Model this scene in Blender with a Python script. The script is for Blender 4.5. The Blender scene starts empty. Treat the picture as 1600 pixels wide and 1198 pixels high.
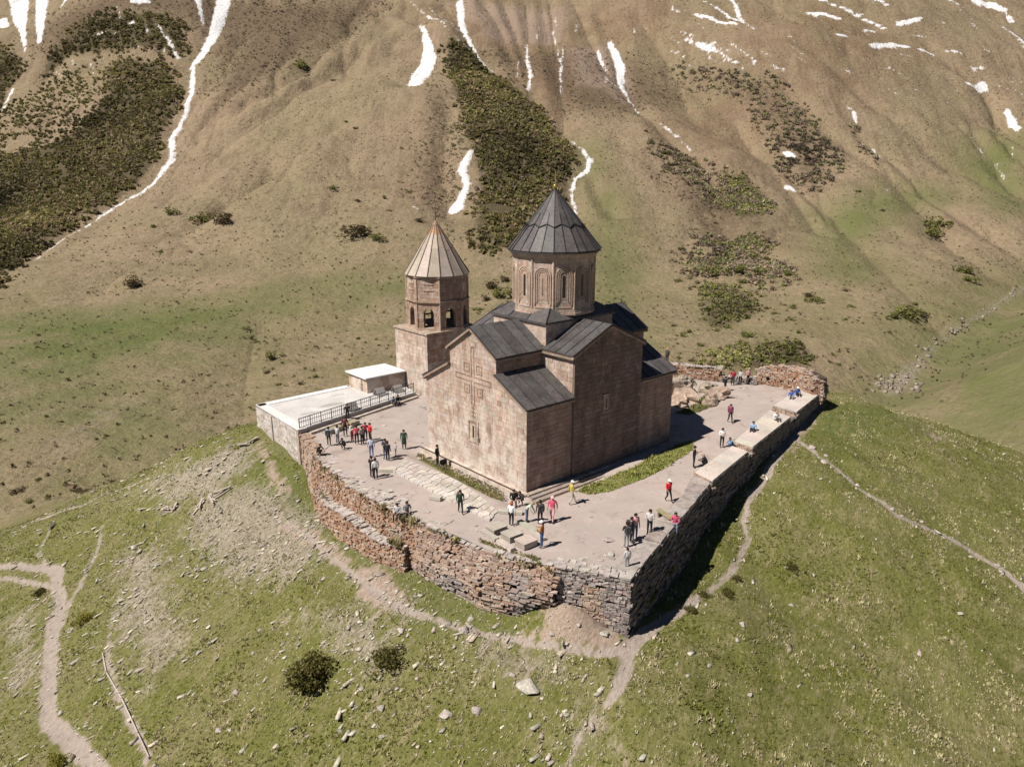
import bpy, bmesh, math, random
import numpy as np
from mathutils import Vector, Matrix

# ---------------------------------------------------------------- camera, sky, sun, exposure
scene = bpy.context.scene
CAM = np.array([-33.59, -36.95, 22.26]); YAW = 0.8541; PITCH = 0.2716; FPX = 1140.9
cam_data = bpy.data.cameras.new("camera"); cam_data.sensor_width = 36.0
cam_data.lens = FPX / 1600.0 * 36.0
cam_data.clip_start = 0.5; cam_data.clip_end = 6000.0
cam = bpy.data.objects.new("camera", cam_data); scene.collection.objects.link(cam)
cam.location = CAM
cam.rotation_euler = (math.pi / 2 - PITCH, 0.0, YAW - math.pi / 2)
scene.camera = cam

SUN_ELEV = math.radians(52.0); SUN_AZ = math.radians(170.0)      # direction towards the sun, from +x counter-clockwise
world = bpy.data.worlds.new("World"); scene.world = world; world.use_nodes = True
_nt = world.node_tree; _nt.nodes.clear()
_sky = _nt.nodes.new("ShaderNodeTexSky"); _sky.sky_type = 'NISHITA'; _sky.sun_disc = False
_sky.sun_elevation = SUN_ELEV; _sky.sun_rotation = math.pi / 2 - SUN_AZ
_sky.altitude = 2100.0; _sky.air_density = 0.45; _sky.dust_density = 0.15
_bg = _nt.nodes.new("ShaderNodeBackground"); _bg.inputs['Strength'].default_value = 0.05
_wo = _nt.nodes.new("ShaderNodeOutputWorld")
_nt.links.new(_sky.outputs[0], _bg.inputs['Color']); _nt.links.new(_bg.outputs[0], _wo.inputs['Surface'])
sun_data = bpy.data.lights.new("sun", 'SUN'); sun_data.energy = 5.0; sun_data.angle = math.radians(0.5)
sun_data.color = (1.0, 0.93, 0.84)
sun = bpy.data.objects.new("sun", sun_data); scene.collection.objects.link(sun)
_sd = Vector((math.cos(SUN_ELEV) * math.cos(SUN_AZ), math.cos(SUN_ELEV) * math.sin(SUN_AZ), math.sin(SUN_ELEV)))
sun.rotation_euler = _sd.to_track_quat('Z', 'Y').to_euler(); sun.location = (0, 0, 80)
scene.view_settings.view_transform = 'Standard'; scene.view_settings.look = 'None'
scene.view_settings.exposure = 0.34; scene.view_settings.gamma = 1.0
scene.view_settings.use_curve_mapping = False
try:
    scene.cycles.use_denoising = True; scene.cycles.max_bounces = 5; scene.cycles.diffuse_bounces = 1; scene.cycles.volume_bounces = 0
except Exception:
    pass
# ---------------------------------------------------------------- the lie of the land (plan functions, metres)
def _hash(ix, iy, seed):
    h = (ix.astype(np.int64) * 374761393 + iy.astype(np.int64) * 668265263 + seed * 974634777) & 0x7fffffff
    h = ((h ^ (h >> 13)) * 1274126177) & 0x7fffffff
    return ((h ^ (h >> 16)) & 0xffff) / 65535.0
def vnoise(x, y, seed=0):
    x0 = np.floor(x); y0 = np.floor(y); fx = x - x0; fy = y - y0
    fx = fx * fx * (3 - 2 * fx); fy = fy * fy * (3 - 2 * fy)
    a = _hash(x0, y0, seed); b = _hash(x0 + 1, y0, seed); c = _hash(x0, y0 + 1, seed); d = _hash(x0 + 1, y0 + 1, seed)
    return (a + (b - a) * fx) * (1 - fy) + (c + (d - c) * fx) * fy - 0.5
def fbm(x, y, octv=4, seed=0, gain=0.5):
    s = 0; amp = 1.0
    for o in range(octv):
        s = s + amp * vnoise(x * 2 ** o + 17.3 * o, y * 2 ** o - 9.1 * o, seed + o); amp *= gain
    return s
def sstep(a, b, t):
    t = np.clip((t - a) / (b - a), 0, 1); return t * t * (3 - 2 * t)
TERRACE = [(-3.68,-13.05),(-5.87,-9.21),(-7.81,-4.93),(-8.72,1.15),(-9.18,4.89),(-9.28,10.25),(-8.47,17.19),(-6.9,23.2),
           (-6.9,33.0),(4.0,36.0),(16.0,36.0),(24.0,30.0),(31.0,20.0),(35.4,13.1),(39.4,5.0),(44.5,4.6),(44.0,0.2),(39.6,-2.4),(24.4,-5.6),(11.8,-8.2)]
# per boundary sample: x, y, ground level at the foot of the wall, fall of the hillside
FOOT = [(-3.68,-13.05,-3.75,.34),(-5.87,-9.21,-4.0,.36),(-7.81,-4.93,-3.9,.38),(-8.72,1.15,-3.8,.40),(-9.18,4.89,-3.75,.42),
        (-9.28,10.25,-3.8,.45),(-8.47,17.19,-5.0,.46),(-6.9,23.2,-2.9,.44),(-6.9,28.0,-2.2,.44),(-6.9,33.0,-1.7,.42),(4.0,36.0,-3.0,.5),(16.0,36.0,-4.0,.5),
        (24.0,30.0,-3.5,.5),(31.0,20.0,-2.5,.5),(35.4,13.1,-2.0,.5),(39.4,5.0,-1.5,.45),(44.5,4.6,-1.8,.30),(44.0,0.2,-1.1,.13),
        (39.6,-2.4,-1.2,.15),(32.0,-4.0,-1.5,.19),(24.4,-5.6,-1.7,.20),(18.0,-6.9,-2.4,.23),(11.8,-8.2,-3.3,.27),(4.0,-10.6,-4.0,.31)]
def poly_dist(x, y, poly):
    """signed distance to a closed plan polygon, positive outside"""
    d2 = np.full(x.shape, 1e18); ins = np.zeros(x.shape, bool); n = len(poly)
    for i in range(n):
        ax, ay = poly[i][:2]; bx, by = poly[(i + 1) % n][:2]
        ex, ey = bx - ax, by - ay
        t = np.clip(((x - ax) * ex + (y - ay) * ey) / (ex * ex + ey * ey + 1e-12), 0, 1)
        d2 = np.minimum(d2, (x - ax - t * ex) ** 2 + (y - ay - t * ey) ** 2)
        c = ((ay > y) != (by > y)) & (x < (bx - ax) * (y - ay) / (by - ay + 1e-15) + ax)
        ins ^= c
    d = np.sqrt(d2); return np.where(ins, -d, d)
def line_dist(x, y, line):
    """distance to a plan polyline of (x, y, half width): negative inside"""
    best = np.full(x.shape, 1e18)
    for i in range(len(line) - 1):
        ax, ay, aw = line[i]; bx, by, bw = line[i + 1]
        ex, ey = bx - ax, by - ay
        t = np.clip(((x - ax) * ex + (y - ay) * ey) / (ex * ex + ey * ey + 1e-12), 0, 1)
        best = np.minimum(best, np.sqrt((x - ax - t * ex) ** 2 + (y - ay - t * ey) ** 2) - (aw + (bw - aw) * t))
    return best
_PU = np.array([-400,  60, 110, 185, 250, 300, 340, 420, 500, 590, 700, 1000, 1500, 2500.])
_PZ = np.array([ -60, -33, -32, -30, -25, -20, -12,  14,  54, 106, 172,  335,  520,  650.])
_pu = np.arange(-400, 2500, 5.0); _pz = np.interp(_pu, _PU, _PZ)
_k = np.hanning(17); _k /= _k.sum(); _pz = np.convolve(np.pad(_pz, 8, mode='edge'), _k, 'valid')
def uw(x, y):
    dx, dy = x - CAM[0], y - CAM[1]
    return dx * math.cos(YAW) + dy * math.sin(YAW), dx * math.sin(YAW) - dy * math.cos(YAW)
def z_mountain(x, y):
    u, w = uw(x, y)
    up = np.maximum(u, 60.0)
    lat = w / (up + 40)
    steep = sstep(230, 520, u)
    shift = 58 * ((lat + 0.12) / 0.6) ** 2 * steep
    shift = shift + 55 * fbm(x / 190, y / 190, 3, 5) * steep
    z = np.interp(u - np.clip(shift, -60, 260), _pu, _pz)
    # ribs and gullies running down the slope
    sk = w + 0.35 * (lat + 0.12) * np.maximum(u - 250, 0) * -1.0
    r = np.abs(vnoise(sk / 58 + 1.6 * fbm(x / 140, y / 140, 3, 9), u / 300, 21)) * 2
    r2 = np.abs(vnoise(sk / 21 + 1.5 * fbm(x / 60, y / 60, 3, 12), u / 110, 23)) * 2
    r3 = np.abs(vnoise(sk / 8.5 + 1.3 * fbm(x / 28, y / 28, 3, 15), u / 50, 25)) * 2
    high = sstep(400, 620, u)
    mod = np.clip(0.55 + 1.5 * fbm(x / 150, y / 150, 3, 19), 0.05, 1.4)
    z = z + steep * mod * ((9.0 + 3 * high) * (np.sqrt(r) - 0.5) + (3.6 + 2.6 * high) * (np.sqrt(r2) - 0.5) + (0.5 + 1.5 * high) * (np.sqrt(r3) - 0.5))
    z = z + fbm(x / 90, y / 90, 4, 31) * (3.2 + 5 * steep) + fbm(x / 24, y / 24, 3, 33) * (0.6 + 1.2 * steep) + fbm(x / 9, y / 9, 3, 37) * 0.6
    # side valley with the stream on the right, green bank beyond it
    ws = np.where(u < 180, 95 + (u - 180) * 0.3, 95 + (u - 180) * 0.97)
    dv = w - ws
    near = 1 - sstep(300, 560, u)
    z = z - 7 * np.exp(-(dv / 30) ** 2) * near
    z = z + np.clip(dv, 0, 160) * 0.30 * near
    return z
def z_hill(x, y):
    wsum = 0; zb = 0; sl = 0
    for (px, py, pz, ps) in FOOT:
        wt = 1.0 / ((x - px) ** 2 + (y - py) ** 2 + 2.0) ** 1.6
        wsum = wsum + wt; zb = zb + wt * pz; sl = sl + wt * ps
    zb = zb / wsum; sl = sl / wsum
    d = np.maximum(poly_dist(x, y, TERRACE), 0)
    z = zb - sl * (d - 1.5 * (1 - np.exp(-d / 2.0))) - 0.0006 * d * d
    z = z + 1.75 * np.exp(-(((x + 6.0) * .87 + (y + 9.9) * .5) / 1.5) ** 2 - ((-(x + 6.0) * .5 + (y + 9.9) * .87) / 2.1) ** 2) * (1 + .5 * fbm(x, y, 2, 83)) * sstep(-1, .3, d + 0.4)
    fade = sstep(0.3, 5, d)
    z = z + fade * (fbm(x / 11, y / 11, 3, 41) * 1.1 + fbm(x / 2.2, y / 2.2, 3, 47) * 0.30)
    return z
def z_ground(x, y):
    a = z_hill(x, y); b = z_mountain(x, y); k = 5.0
    h = np.clip(0.5 + 0.5 * (a - b) / k, 0, 1)
    return b + (a - b) * h + k * h * (1 - h)
# ---------------------------------------------------------------- plan tables: where things lie, x east, y north (metres), half width or size where given
SNOW = [[(244.4,670.8,6.24),(215.3,624.3,4.78),(197.1,603.3,3.58),(183.1,592.0,2.25),(162.8,542.2,2.31),(150.9,520.9,1.78),(133.7,502.3,2.36),(122.4,470.9,2.03),(106.3,457.9,1.76),(80.0,444.7,1.3),(54.9,426.4,1.05),(26.7,390.8,0.63)],
  [(116.5,844.9,9.08),(105.6,791.7,6.29),(100.1,757.1,2.75),(95.4,731.6,1.07)],
  [(129.8,814.7,5.94),(115.3,758.1,4.46),(106.0,727.0,2.15)],
  [(76.4,697.3,1.79),(63.9,671.6,1.23)],
  [(92.2,809.3,6.34),(94.8,792.0,2.27)],
  [(175.7,690.7,5.45),(184.0,684.6,2.73)],
  [(177.3,650.7,1.05),(178.3,628.5,1.29),(176.6,603.7,1.26)],
  [(221.8,674.3,2.79),(215.1,650.4,1.9),(208.9,630.7,0.8)],
  [(161.8,662.4,2.1),(164.6,657.2,0.78)],
  [(138.6,679.6,1.05),(149.8,663.1,0.78)],
  [(131.1,750.3,1.4),(137.2,756.9,2.54)],
  [(351.5,524.3,1.08),(328.7,480.3,3.53),(315.8,460.8,6.36),(293.9,439.9,7.0),(276.7,423.0,4.94)],
  [(367.0,560.9,0.85),(362.1,529.9,1.37),(345.3,475.5,1.02),(346.7,448.7,1.49)],
  [(374.1,539.9,0.84),(357.4,491.5,1.05),(355.8,475.8,1.29)],
  [(406.3,539.6,3.44),(364.6,482.1,3.13),(356.4,460.9,2.03),(346.7,436.9,1.23),(344.6,419.1,0.72)],
  [(245.1,319.8,1.89),(229.9,308.8,2.92),(222.3,294.4,2.12),(210.4,283.6,2.73),(202.1,278.3,4.68)],
  [(185.3,293.3,1.17),(185.7,289.8,0.67)],
  [(319.9,309.5,0.62),(315.5,295.5,1.4),(307.3,282.2,1.94),(296.7,274.1,1.71),(285.0,272.0,1.68),(272.7,263.4,1.27),(261.3,249.6,1.39),(250.8,238.7,1.52)],
  [(409.7,453.2,0.8),(379.2,418.6,1.49),(365.4,399.8,1.68),(347.1,382.4,1.39)],
  [(451.5,467.9,0.56),(429.8,438.1,0.8),(394.3,396.5,1.23),(365.6,366.9,0.93)],
  [(469.9,416.0,2.16),(457.1,396.3,3.93),(444.6,380.0,4.08),(427.7,364.6,2.47),(410.7,341.2,1.42),(394.8,318.4,0.68)],
  [(450.6,410.9,1.06),(438.3,395.0,2.06),(429.5,381.2,0.75)],
  [(415.5,368.2,1.96),(418.9,360.1,1.46)],
  [(391.7,298.6,0.88),(390.3,287.9,1.3),(385.5,273.2,1.27),(378.2,259.9,0.62)],
  [(568.0,394.1,1.72),(569.7,369.6,1.68),(549.9,328.8,1.06)],
  [(604.1,392.0,2.35),(582.3,367.2,2.26),(554.5,339.9,1.34)],
  [(549.0,384.9,2.8),(547.3,364.8,3.56),(546.4,343.9,2.67)],
  [(574.1,384.6,1.14),(556.0,344.1,1.62)],
  [(504.9,362.8,1.58),(505.3,347.6,3.11),(506.4,333.5,2.56)],
  [(515.4,377.9,1.08),(513.0,362.7,1.59)],
  [(505.6,327.9,1.53),(500.3,315.7,1.5),(503.8,307.5,0.75)],
  [(524.5,336.8,1.04),(515.2,315.6,1.27),(513.1,301.2,1.24)],
  [(536.7,404.9,1.41),(536.6,394.8,0.84)],
  [(639.6,331.8,2.87),(652.1,321.3,4.02),(655.7,309.6,2.28)],
  [(669.2,343.2,2.97),(675.4,325.1,2.35),(680.6,299.2,2.6),(682.3,279.0,2.27)],
  [(675.0,321.7,1.17),(687.4,303.0,1.16)],
  [(658.6,287.8,2.24),(672.7,281.7,1.41)],
  [(696.7,275.1,2.86),(715.2,268.8,2.89),(724.5,267.3,1.45)],
  [(635.5,268.9,2.7),(663.8,263.7,3.03),(676.2,255.2,1.94)],
  [(682.9,249.2,2.22),(692.1,242.1,2.5)],
  [(705.1,235.5,1.67),(715.0,227.3,2.23)],
  [(699.5,262.1,0.85),(705.3,254.2,1.13)],
  [(610.0,286.2,2.41),(621.3,283.9,1.62)],
  [(684.1,232.7,0.82),(685.6,228.9,0.82)],
  [(712.8,304.6,2.97),(712.0,294.8,2.35)],
  [(707.9,314.6,2.39),(707.5,306.8,1.48)],
  [(821.2,285.3,2.55),(823.0,268.8,1.58)],
  [(849.7,267.7,4.5),(861.9,257.4,6.44),(863.2,245.5,3.19)],
  [(825.1,256.8,1.57),(834.3,248.0,1.57)],
  [(858.7,241.0,1.9),(855.3,234.6,3.78)],
  [(830.4,233.9,1.85),(819.5,219.1,2.42),(808.7,205.6,2.37)],
  [(675.9,203.2,2.64),(700.5,199.5,3.78),(697.4,196.1,1.61)],
  [(708.6,214.0,1.92),(717.7,208.0,1.1)],
  [(679.3,174.0,2.58),(671.4,166.1,3.56),(656.5,156.3,1.99)],
  [(732.8,191.1,0.83),(734.7,188.6,0.82)],
  [(526.3,232.5,0.94),(524.0,225.0,2.09),(517.0,219.2,1.61)],
  [(509.3,203.3,0.89),(503.0,196.3,1.32),(497.7,189.2,0.65)],
  [(586.8,228.6,0.99),(587.2,220.3,0.74)],
  [(571.2,257.4,0.75),(575.4,254.1,0.76)],
  [(596.6,178.3,0.72),(586.6,166.2,0.7)],
  [(580.5,159.3,1.15),(573.9,151.1,0.9)],
  [(576.3,144.5,0.68),(561.5,132.5,0.66)],
  [(444.0,230.5,2.59),(441.7,224.3,3.41)],
  [(404.1,204.6,2.38),(405.1,201.6,2.77)],
  [(618.6,245.2,0.52),(616.6,236.3,0.86),(618.9,229.6,0.43)],
  [(509.4,376.9,0.6),(509.1,365.8,1.0),(506.1,352.9,0.49)],
  [(644.3,309.0,0.26),(639.5,299.9,0.43),(637.0,291.9,0.21)],
  [(515.2,294.2,0.52),(517.9,288.1,0.86),(520.4,281.8,0.43)],
  [(704.4,290.3,0.35),(704.8,288.1,0.59),(703.8,285.1,0.29)],
  [(738.2,186.6,0.47),(734.7,181.2,0.78),(731.2,175.9,0.39)],
  [(500.1,308.0,0.56),(500.3,300.5,0.92),(499.2,292.2,0.46)],
  [(635.3,341.8,0.39),(636.6,338.8,0.65),(638.8,336.3,0.32)],
  [(489.2,370.0,0.56),(490.5,365.5,0.93),(491.0,360.3,0.46)],
  [(558.4,310.8,0.62),(561.6,305.1,1.03),(562.6,298.0,0.51)],
  [(657.5,224.0,0.38),(656.0,221.0,0.64),(655.4,218.4,0.32)],
  [(543.4,412.5,0.34),(540.1,405.2,0.56),(540.5,401.0,0.28)],
  [(709.4,191.4,0.45),(708.7,186.7,0.75),(709.8,182.7,0.38)],
  [(500.6,341.1,0.25),(496.5,329.2,0.4),(495.6,319.8,0.2)],
  [(531.7,371.2,0.38),(526.7,359.5,0.63),(522.9,349.0,0.31)],
  [(659.7,291.3,0.29),(664.9,289.0,0.48),(668.0,285.7,0.24)],
  [(606.2,219.2,0.6),(609.9,217.7,1.0),(613.9,216.3,0.5)],
  [(611.4,312.6,0.43),(607.2,303.1,0.72),(607.4,296.1,0.36)],
  [(479.6,343.2,0.55),(480.5,341.1,0.91),(480.0,337.9,0.45)],
  [(633.6,218.8,0.27),(637.0,213.7,0.45),(638.4,207.9,0.23)],
  [(498.8,325.6,0.61),(497.6,320.0,1.0),(498.1,315.7,0.5)],
  [(805.8,213.4,0.48),(801.9,206.1,0.8),(789.9,196.5,0.39)],
  [(643.3,331.4,0.67),(639.2,323.3,1.11),(623.3,309.2,0.54)],
  [(629.7,291.1,0.57),(629.6,287.9,0.94),(634.4,287.4,0.47)],
  [(542.7,285.9,0.48),(540.0,276.3,0.78),(542.0,269.7,0.39)],
  [(549.7,289.6,0.52),(550.0,285.4,0.87),(551.2,281.7,0.43)],
  [(515.7,289.9,0.23),(516.3,283.2,0.37),(517.8,277.2,0.19)],
  [(527.9,312.3,0.48),(526.5,305.4,0.79),(525.3,298.8,0.39)],
  [(550.3,295.1,0.36),(549.6,286.7,0.6),(549.0,278.6,0.3)],
  [(723.7,215.4,0.47),(716.4,203.2,0.77),(709.3,191.5,0.38)],
  [(500.8,321.4,0.49),(500.3,311.4,0.8),(502.7,303.5,0.4)],
  [(734.9,266.7,0.56),(740.6,260.6,0.93),(745.0,253.9,0.46)],
  [(614.0,242.6,0.24),(616.7,237.2,0.4),(617.3,230.8,0.2)],
  [(559.0,270.5,0.46),(561.9,268.3,0.77),(561.9,264.4,0.39)],
  [(649.3,310.9,0.39),(652.0,309.5,0.65),(650.7,306.0,0.32)],
  [(594.2,378.1,0.52),(594.1,371.2,0.87),(598.3,367.2,0.43)],
  [(508.6,303.1,0.33),(509.3,301.3,0.54),(509.5,299.1,0.27)],
  [(494.8,334.3,0.46),(497.3,330.7,0.77),(497.5,325.5,0.38)],
  [(655.4,289.0,0.6),(651.7,280.2,0.98),(651.3,273.1,0.49)],
  [(705.5,225.8,0.5),(708.5,222.1,0.83),(713.8,219.2,0.41)],
  [(713.6,185.1,0.6),(715.7,179.7,1.0),(714.4,173.0,0.5)],
  [(511.9,350.0,0.48),(512.3,342.7,0.8),(515.0,337.1,0.4)],
  [(564.0,294.6,0.61),(566.3,292.0,1.02),(567.9,288.9,0.51)],
  [(724.1,187.8,0.65),(724.1,181.7,1.07),(726.5,176.3,0.53)],
  [(590.9,297.8,0.35),(596.3,290.8,0.59),(603.0,284.5,0.29)],
  [(510.3,343.7,0.54),(510.6,337.8,0.89),(511.6,332.5,0.44)],
  [(502.0,376.8,0.55),(500.9,370.9,0.92),(499.6,364.8,0.45)],
  [(605.2,357.2,0.52),(612.6,350.7,0.86),(608.1,337.2,0.42)],
  [(651.4,254.1,0.55),(658.4,249.7,0.92),(663.6,244.4,0.46)],
  [(646.9,288.7,0.44),(650.6,285.8,0.74),(651.6,281.6,0.37)],
  [(689.0,239.9,0.44),(688.2,237.0,0.73),(689.8,235.3,0.36)],
  [(743.8,218.5,0.44),(743.2,215.8,0.73),(742.8,213.2,0.36)],
  [(671.8,243.6,0.4),(673.1,238.3,0.67),(673.0,232.4,0.33)],
  [(808.3,255.3,0.31),(789.0,243.5,0.5),(781.7,236.2,0.25)],
  [(691.7,257.6,0.64),(692.6,253.6,1.06),(692.1,248.8,0.53)],
  [(587.0,274.5,0.29),(595.2,272.7,0.49),(599.9,269.2,0.25)],
  [(816.3,272.7,0.66),(810.0,265.7,1.08),(807.0,260.1,0.54)],
  [(490.2,362.5,0.51),(488.1,350.0,0.84),(482.9,335.4,0.41)],
  [(784.5,249.8,0.59),(773.1,238.1,0.97),(764.3,227.3,0.48)],
  [(517.3,291.4,0.38),(517.8,288.4,0.62),(517.5,284.8,0.31)],
  [(714.7,294.1,0.3),(717.2,292.1,0.49),(717.4,288.7,0.25)],
  [(601.7,251.4,0.4),(610.7,247.3,0.67),(613.8,240.5,0.33)],
  [(651.5,268.7,0.27),(656.4,261.6,0.45),(662.5,255.2,0.22)],
  [(514.1,336.3,0.45),(512.6,328.7,0.74),(510.2,320.6,0.37)],
  [(540.3,316.5,0.43),(541.2,312.8,0.72),(539.0,307.0,0.36)],
  [(552.5,334.7,0.52),(553.7,327.1,0.87),(556.7,320.8,0.43)],
  [(502.4,350.6,0.47),(503.7,348.3,0.77),(503.8,345.1,0.39)],
  [(749.0,224.1,0.27),(745.7,218.1,0.45),(745.1,213.1,0.22)],
  [(544.8,395.6,0.35),(548.0,386.6,0.58),(540.3,369.8,0.28)],
  [(759.0,197.8,0.52),(763.1,191.3,0.86),(767.6,184.8,0.43)],
  [(117.1,678.2,0.39),(116.1,667.1,0.65)],
  [(157.8,646.8,0.35),(156.9,630.2,0.58)],
  [(463.9,476.0,0.49),(450.2,458.9,0.8)],
  [(455.4,164.9,0.25),(441.7,159.3,0.41)],
  [(106.8,818.3,0.31),(104.3,799.3,0.51)],
  [(440.3,470.5,0.31),(420.4,453.2,0.49)],
  [(427.5,505.4,0.31),(412.2,483.5,0.49)],
  [(463.1,418.0,0.38),(448.6,398.5,0.61)],
  [(171.1,659.9,0.4),(167.3,641.6,0.65)],
  [(599.5,142.2,0.24),(581.5,135.2,0.39)],
  [(438.4,439.5,0.35),(403.0,403.9,0.55)],
  [(109.8,833.0,0.44),(106.7,797.8,0.71)],
  [(180.3,638.8,0.44),(180.2,622.3,0.72)],
  [(410.8,454.6,0.29),(402.2,446.4,0.48)],
  [(629.6,201.3,0.34),(619.4,197.0,0.55)],
  [(670.1,214.6,0.39),(656.6,204.1,0.64)],
  [(161.2,693.9,0.44),(157.8,672.3,0.71)],
  [(372.2,422.3,0.36),(354.5,403.7,0.58)],
  [(106.2,691.1,0.22),(105.7,664.9,0.36)],
  [(171.9,622.9,0.35),(170.1,607.0,0.57)],
  [(730.3,185.6,0.24),(715.3,177.7,0.4)],
  [(472.8,455.6,0.3),(456.7,443.3,0.49)],
  [(427.9,379.8,0.31),(407.8,362.5,0.49)],
  [(494.0,410.7,0.22),(485.3,401.5,0.36)],
  [(481.2,204.6,0.2),(467.1,194.5,0.33)],
  [(125.5,654.4,0.31),(123.7,638.3,0.51)]]
FOREST = [[(-6.1,310.8),(7.8,332.8),(23.6,388.9),(35.2,405.1),(60.8,437.2),(85.2,450.2),(105.3,463.9),(119.6,474.0),(130.0,506.2),(145.9,522.2),(164.7,560.7),(170.8,602.2),(154.8,615.7),(141.1,641.9),(127.9,636.0),(118.5,603.3),(91.8,582.7),(69.1,585.3),(52.1,602.1),(33.6,612.3)],
  [(70.3,805.5),(83.8,767.9),(93.9,730.1),(90.1,703.4),(75.7,698.9),(57.6,649.9),(40.6,651.3)],
  [(147.3,706.1),(167.9,679.5),(191.4,661.9),(198.0,638.3),(187.8,603.1),(177.4,600.5),(166.8,615.0),(144.8,638.0),(116.2,675.6),(101.4,679.7),(84.3,669.3),(101.7,703.9),(114.4,704.4),(127.8,712.7)],
  [(337.3,469.0),(352.3,459.8),(344.6,404.3),(334.1,363.4),(329.6,337.4),(314.1,300.9),(294.0,281.0),(264.5,258.7),(245.2,236.4),(227.8,224.4),(189.5,219.1),(177.2,220.3),(179.1,235.4),(191.7,255.3),(232.3,301.3),(253.9,339.6),(281.0,385.8),(310.0,436.5)],
  [(230.0,143.9),(236.0,130.7),(232.8,117.7),(214.6,102.7),(191.2,97.8),(175.3,99.9),(181.8,111.5)],
  [(158.3,90.6),(179.8,87.0),(190.5,79.5),(183.8,66.8),(167.8,57.9),(148.6,68.0),(137.9,78.7)],
  [(367.6,232.2),(384.0,222.5),(378.6,203.0),(364.1,187.7),(326.0,176.3),(314.1,182.4),(344.4,219.0)],
  [(252.1,163.3),(288.7,172.8),(308.9,167.3),(304.3,155.3),(268.0,151.8),(251.5,150.8)]]
SCRUB = [[(474.9,352.9),(489.2,314.6),(509.9,288.6),(504.9,256.7),(487.9,226.8),(472.2,199.2),(424.7,182.6),(407.0,193.9),(402.9,211.5),(457.4,258.1),(471.9,289.9),(462.9,324.2)],
  [(329.9,256.6),(367.5,261.9),(376.7,234.2),(363.1,185.0),(288.1,144.0),(255.6,113.1),(238.9,132.6),(256.7,164.9),(299.1,208.5)],
  [(332.9,467.3),(236.0,370.3),(183.4,318.0),(174.4,280.1),(169.5,241.4),(180.5,238.6),(230.7,302.2)],
  [(336.6,464.0),(449.0,434.7),(481.9,358.6),(451.8,315.4),(380.6,305.2),(334.7,327.2),(347.6,400.5)],
  [(447.3,145.4),(445.9,128.4),(408.3,108.0),(380.4,109.2),(398.5,128.3)],
  [(359.4,90.9),(350.6,76.6),(316.5,67.7),(314.1,73.4)],
  [(84.3,769.8),(152.3,739.5),(280.8,658.9),(336.4,555.1),(234.9,565.1),(177.6,541.1),(155.9,522.0),(198.6,616.7),(161.6,669.2),(94.0,687.9)],
  [(-14.2,133.1),(-21.5,112.7),(-11.9,91.6),(-7.6,101.4),(-12.9,115.5)],
  [(267.7,657.1),(367.3,581.8),(328.4,542.6),(232.0,506.4),(160.8,489.2),(165.5,534.3),(215.6,606.4)]]
BAND = [[(134.3,644.7),(113.7,603.2),(101.9,572.8),(73.0,567.3),(43.6,602.2),(57.3,672.5),(71.6,675.0),(88.2,684.5),(110.5,674.3)]]
MOOR = [[(578.1,365.6),(656.8,343.5),(693.9,276.0),(672.6,242.0),(549.4,241.0),(494.1,251.0),(508.0,293.0)],
  [(369.4,564.5),(542.8,415.8),(503.7,369.8),(471.4,411.5),(330.9,329.5),(338.2,389.8),(351.3,450.5)],
  [(385.7,286.9),(460.8,316.5),(480.3,268.2),(399.5,225.6),(367.9,252.1)]]
DENSE = [[(478.7,362.5),(492.3,316.9),(509.9,285.7),(504.6,255.0),(486.7,223.6),(465.5,197.9),(423.6,184.1),(406.9,193.0),(404.0,210.9),(457.9,257.4),(471.9,289.9),(464.6,331.8)],
  [(356.7,282.0),(371.0,264.6),(377.0,229.5),(366.7,189.3),(331.9,174.1),(320.5,190.7),(336.8,228.3),(336.6,257.2)],
  [(257.9,182.5),(286.7,186.7),(318.2,165.5),(292.1,144.7),(270.2,117.7),(246.1,112.0),(238.9,132.6),(229.1,154.8)],
  [(527.6,231.6),(511.5,212.8),(481.4,179.3),(469.3,180.1),(497.4,210.0)],
  [(332.9,467.3),(338.9,462.9),(264.2,351.0),(235.4,306.4),(212.3,287.2),(193.9,274.1),(178.6,236.1),(173.4,246.6),(185.5,284.9),(179.8,288.0),(227.0,324.5),(260.3,362.5)]]
GREEN = [[(-13.2,279.1),(16.4,270.2),(50.7,249.6),(91.2,243.6),(136.4,223.8),(130.6,210.6),(89.6,223.6),(65.6,214.8),(39.7,191.9),(11.0,178.1),(-6.6,179.4),(-22.1,186.4)],
  [(400.9,61.1),(306.8,58.0),(253.4,55.1),(204.7,46.3),(172.0,38.5),(153.0,30.8),(128.3,-8.2)],
  [(317.9,293.4),(288.8,243.0),(218.8,173.2),(149.5,121.2),(278.4,250.4)],
  [(558.2,162.0),(654.6,152.4),(490.2,92.5),(466.5,106.1)],
  [(382.5,171.9),(473.4,160.8),(484.7,141.2),(338.0,131.1),(279.3,89.5),(273.5,108.5)],
  [(-14.8,161.0),(2.3,173.2),(7.9,142.8),(-2.8,111.5),(-13.8,96.1),(-8.3,127.8)]]
BARE = [[(428.8,429.4),(466.5,417.9),(442.0,364.1),(386.6,319.0),(393.9,353.4),(383.0,369.1)],
  [(-0.0,149.3),(7.5,152.0),(5.0,144.8),(-9.2,128.7),(-11.9,126.8)],
  [(391.5,546.5),(498.8,484.4),(438.8,439.7),(370.4,458.1)]]
STREAM = [[(390.3,58.3,0.77),(351.8,58.0,0.86),(298.9,55.5,1.02),(262.6,53.6,0.59),(241.3,52.3,0.67),(214.1,48.2,1.02),(194.4,45.0,2.88),(177.2,42.7,2.36)]]
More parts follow.
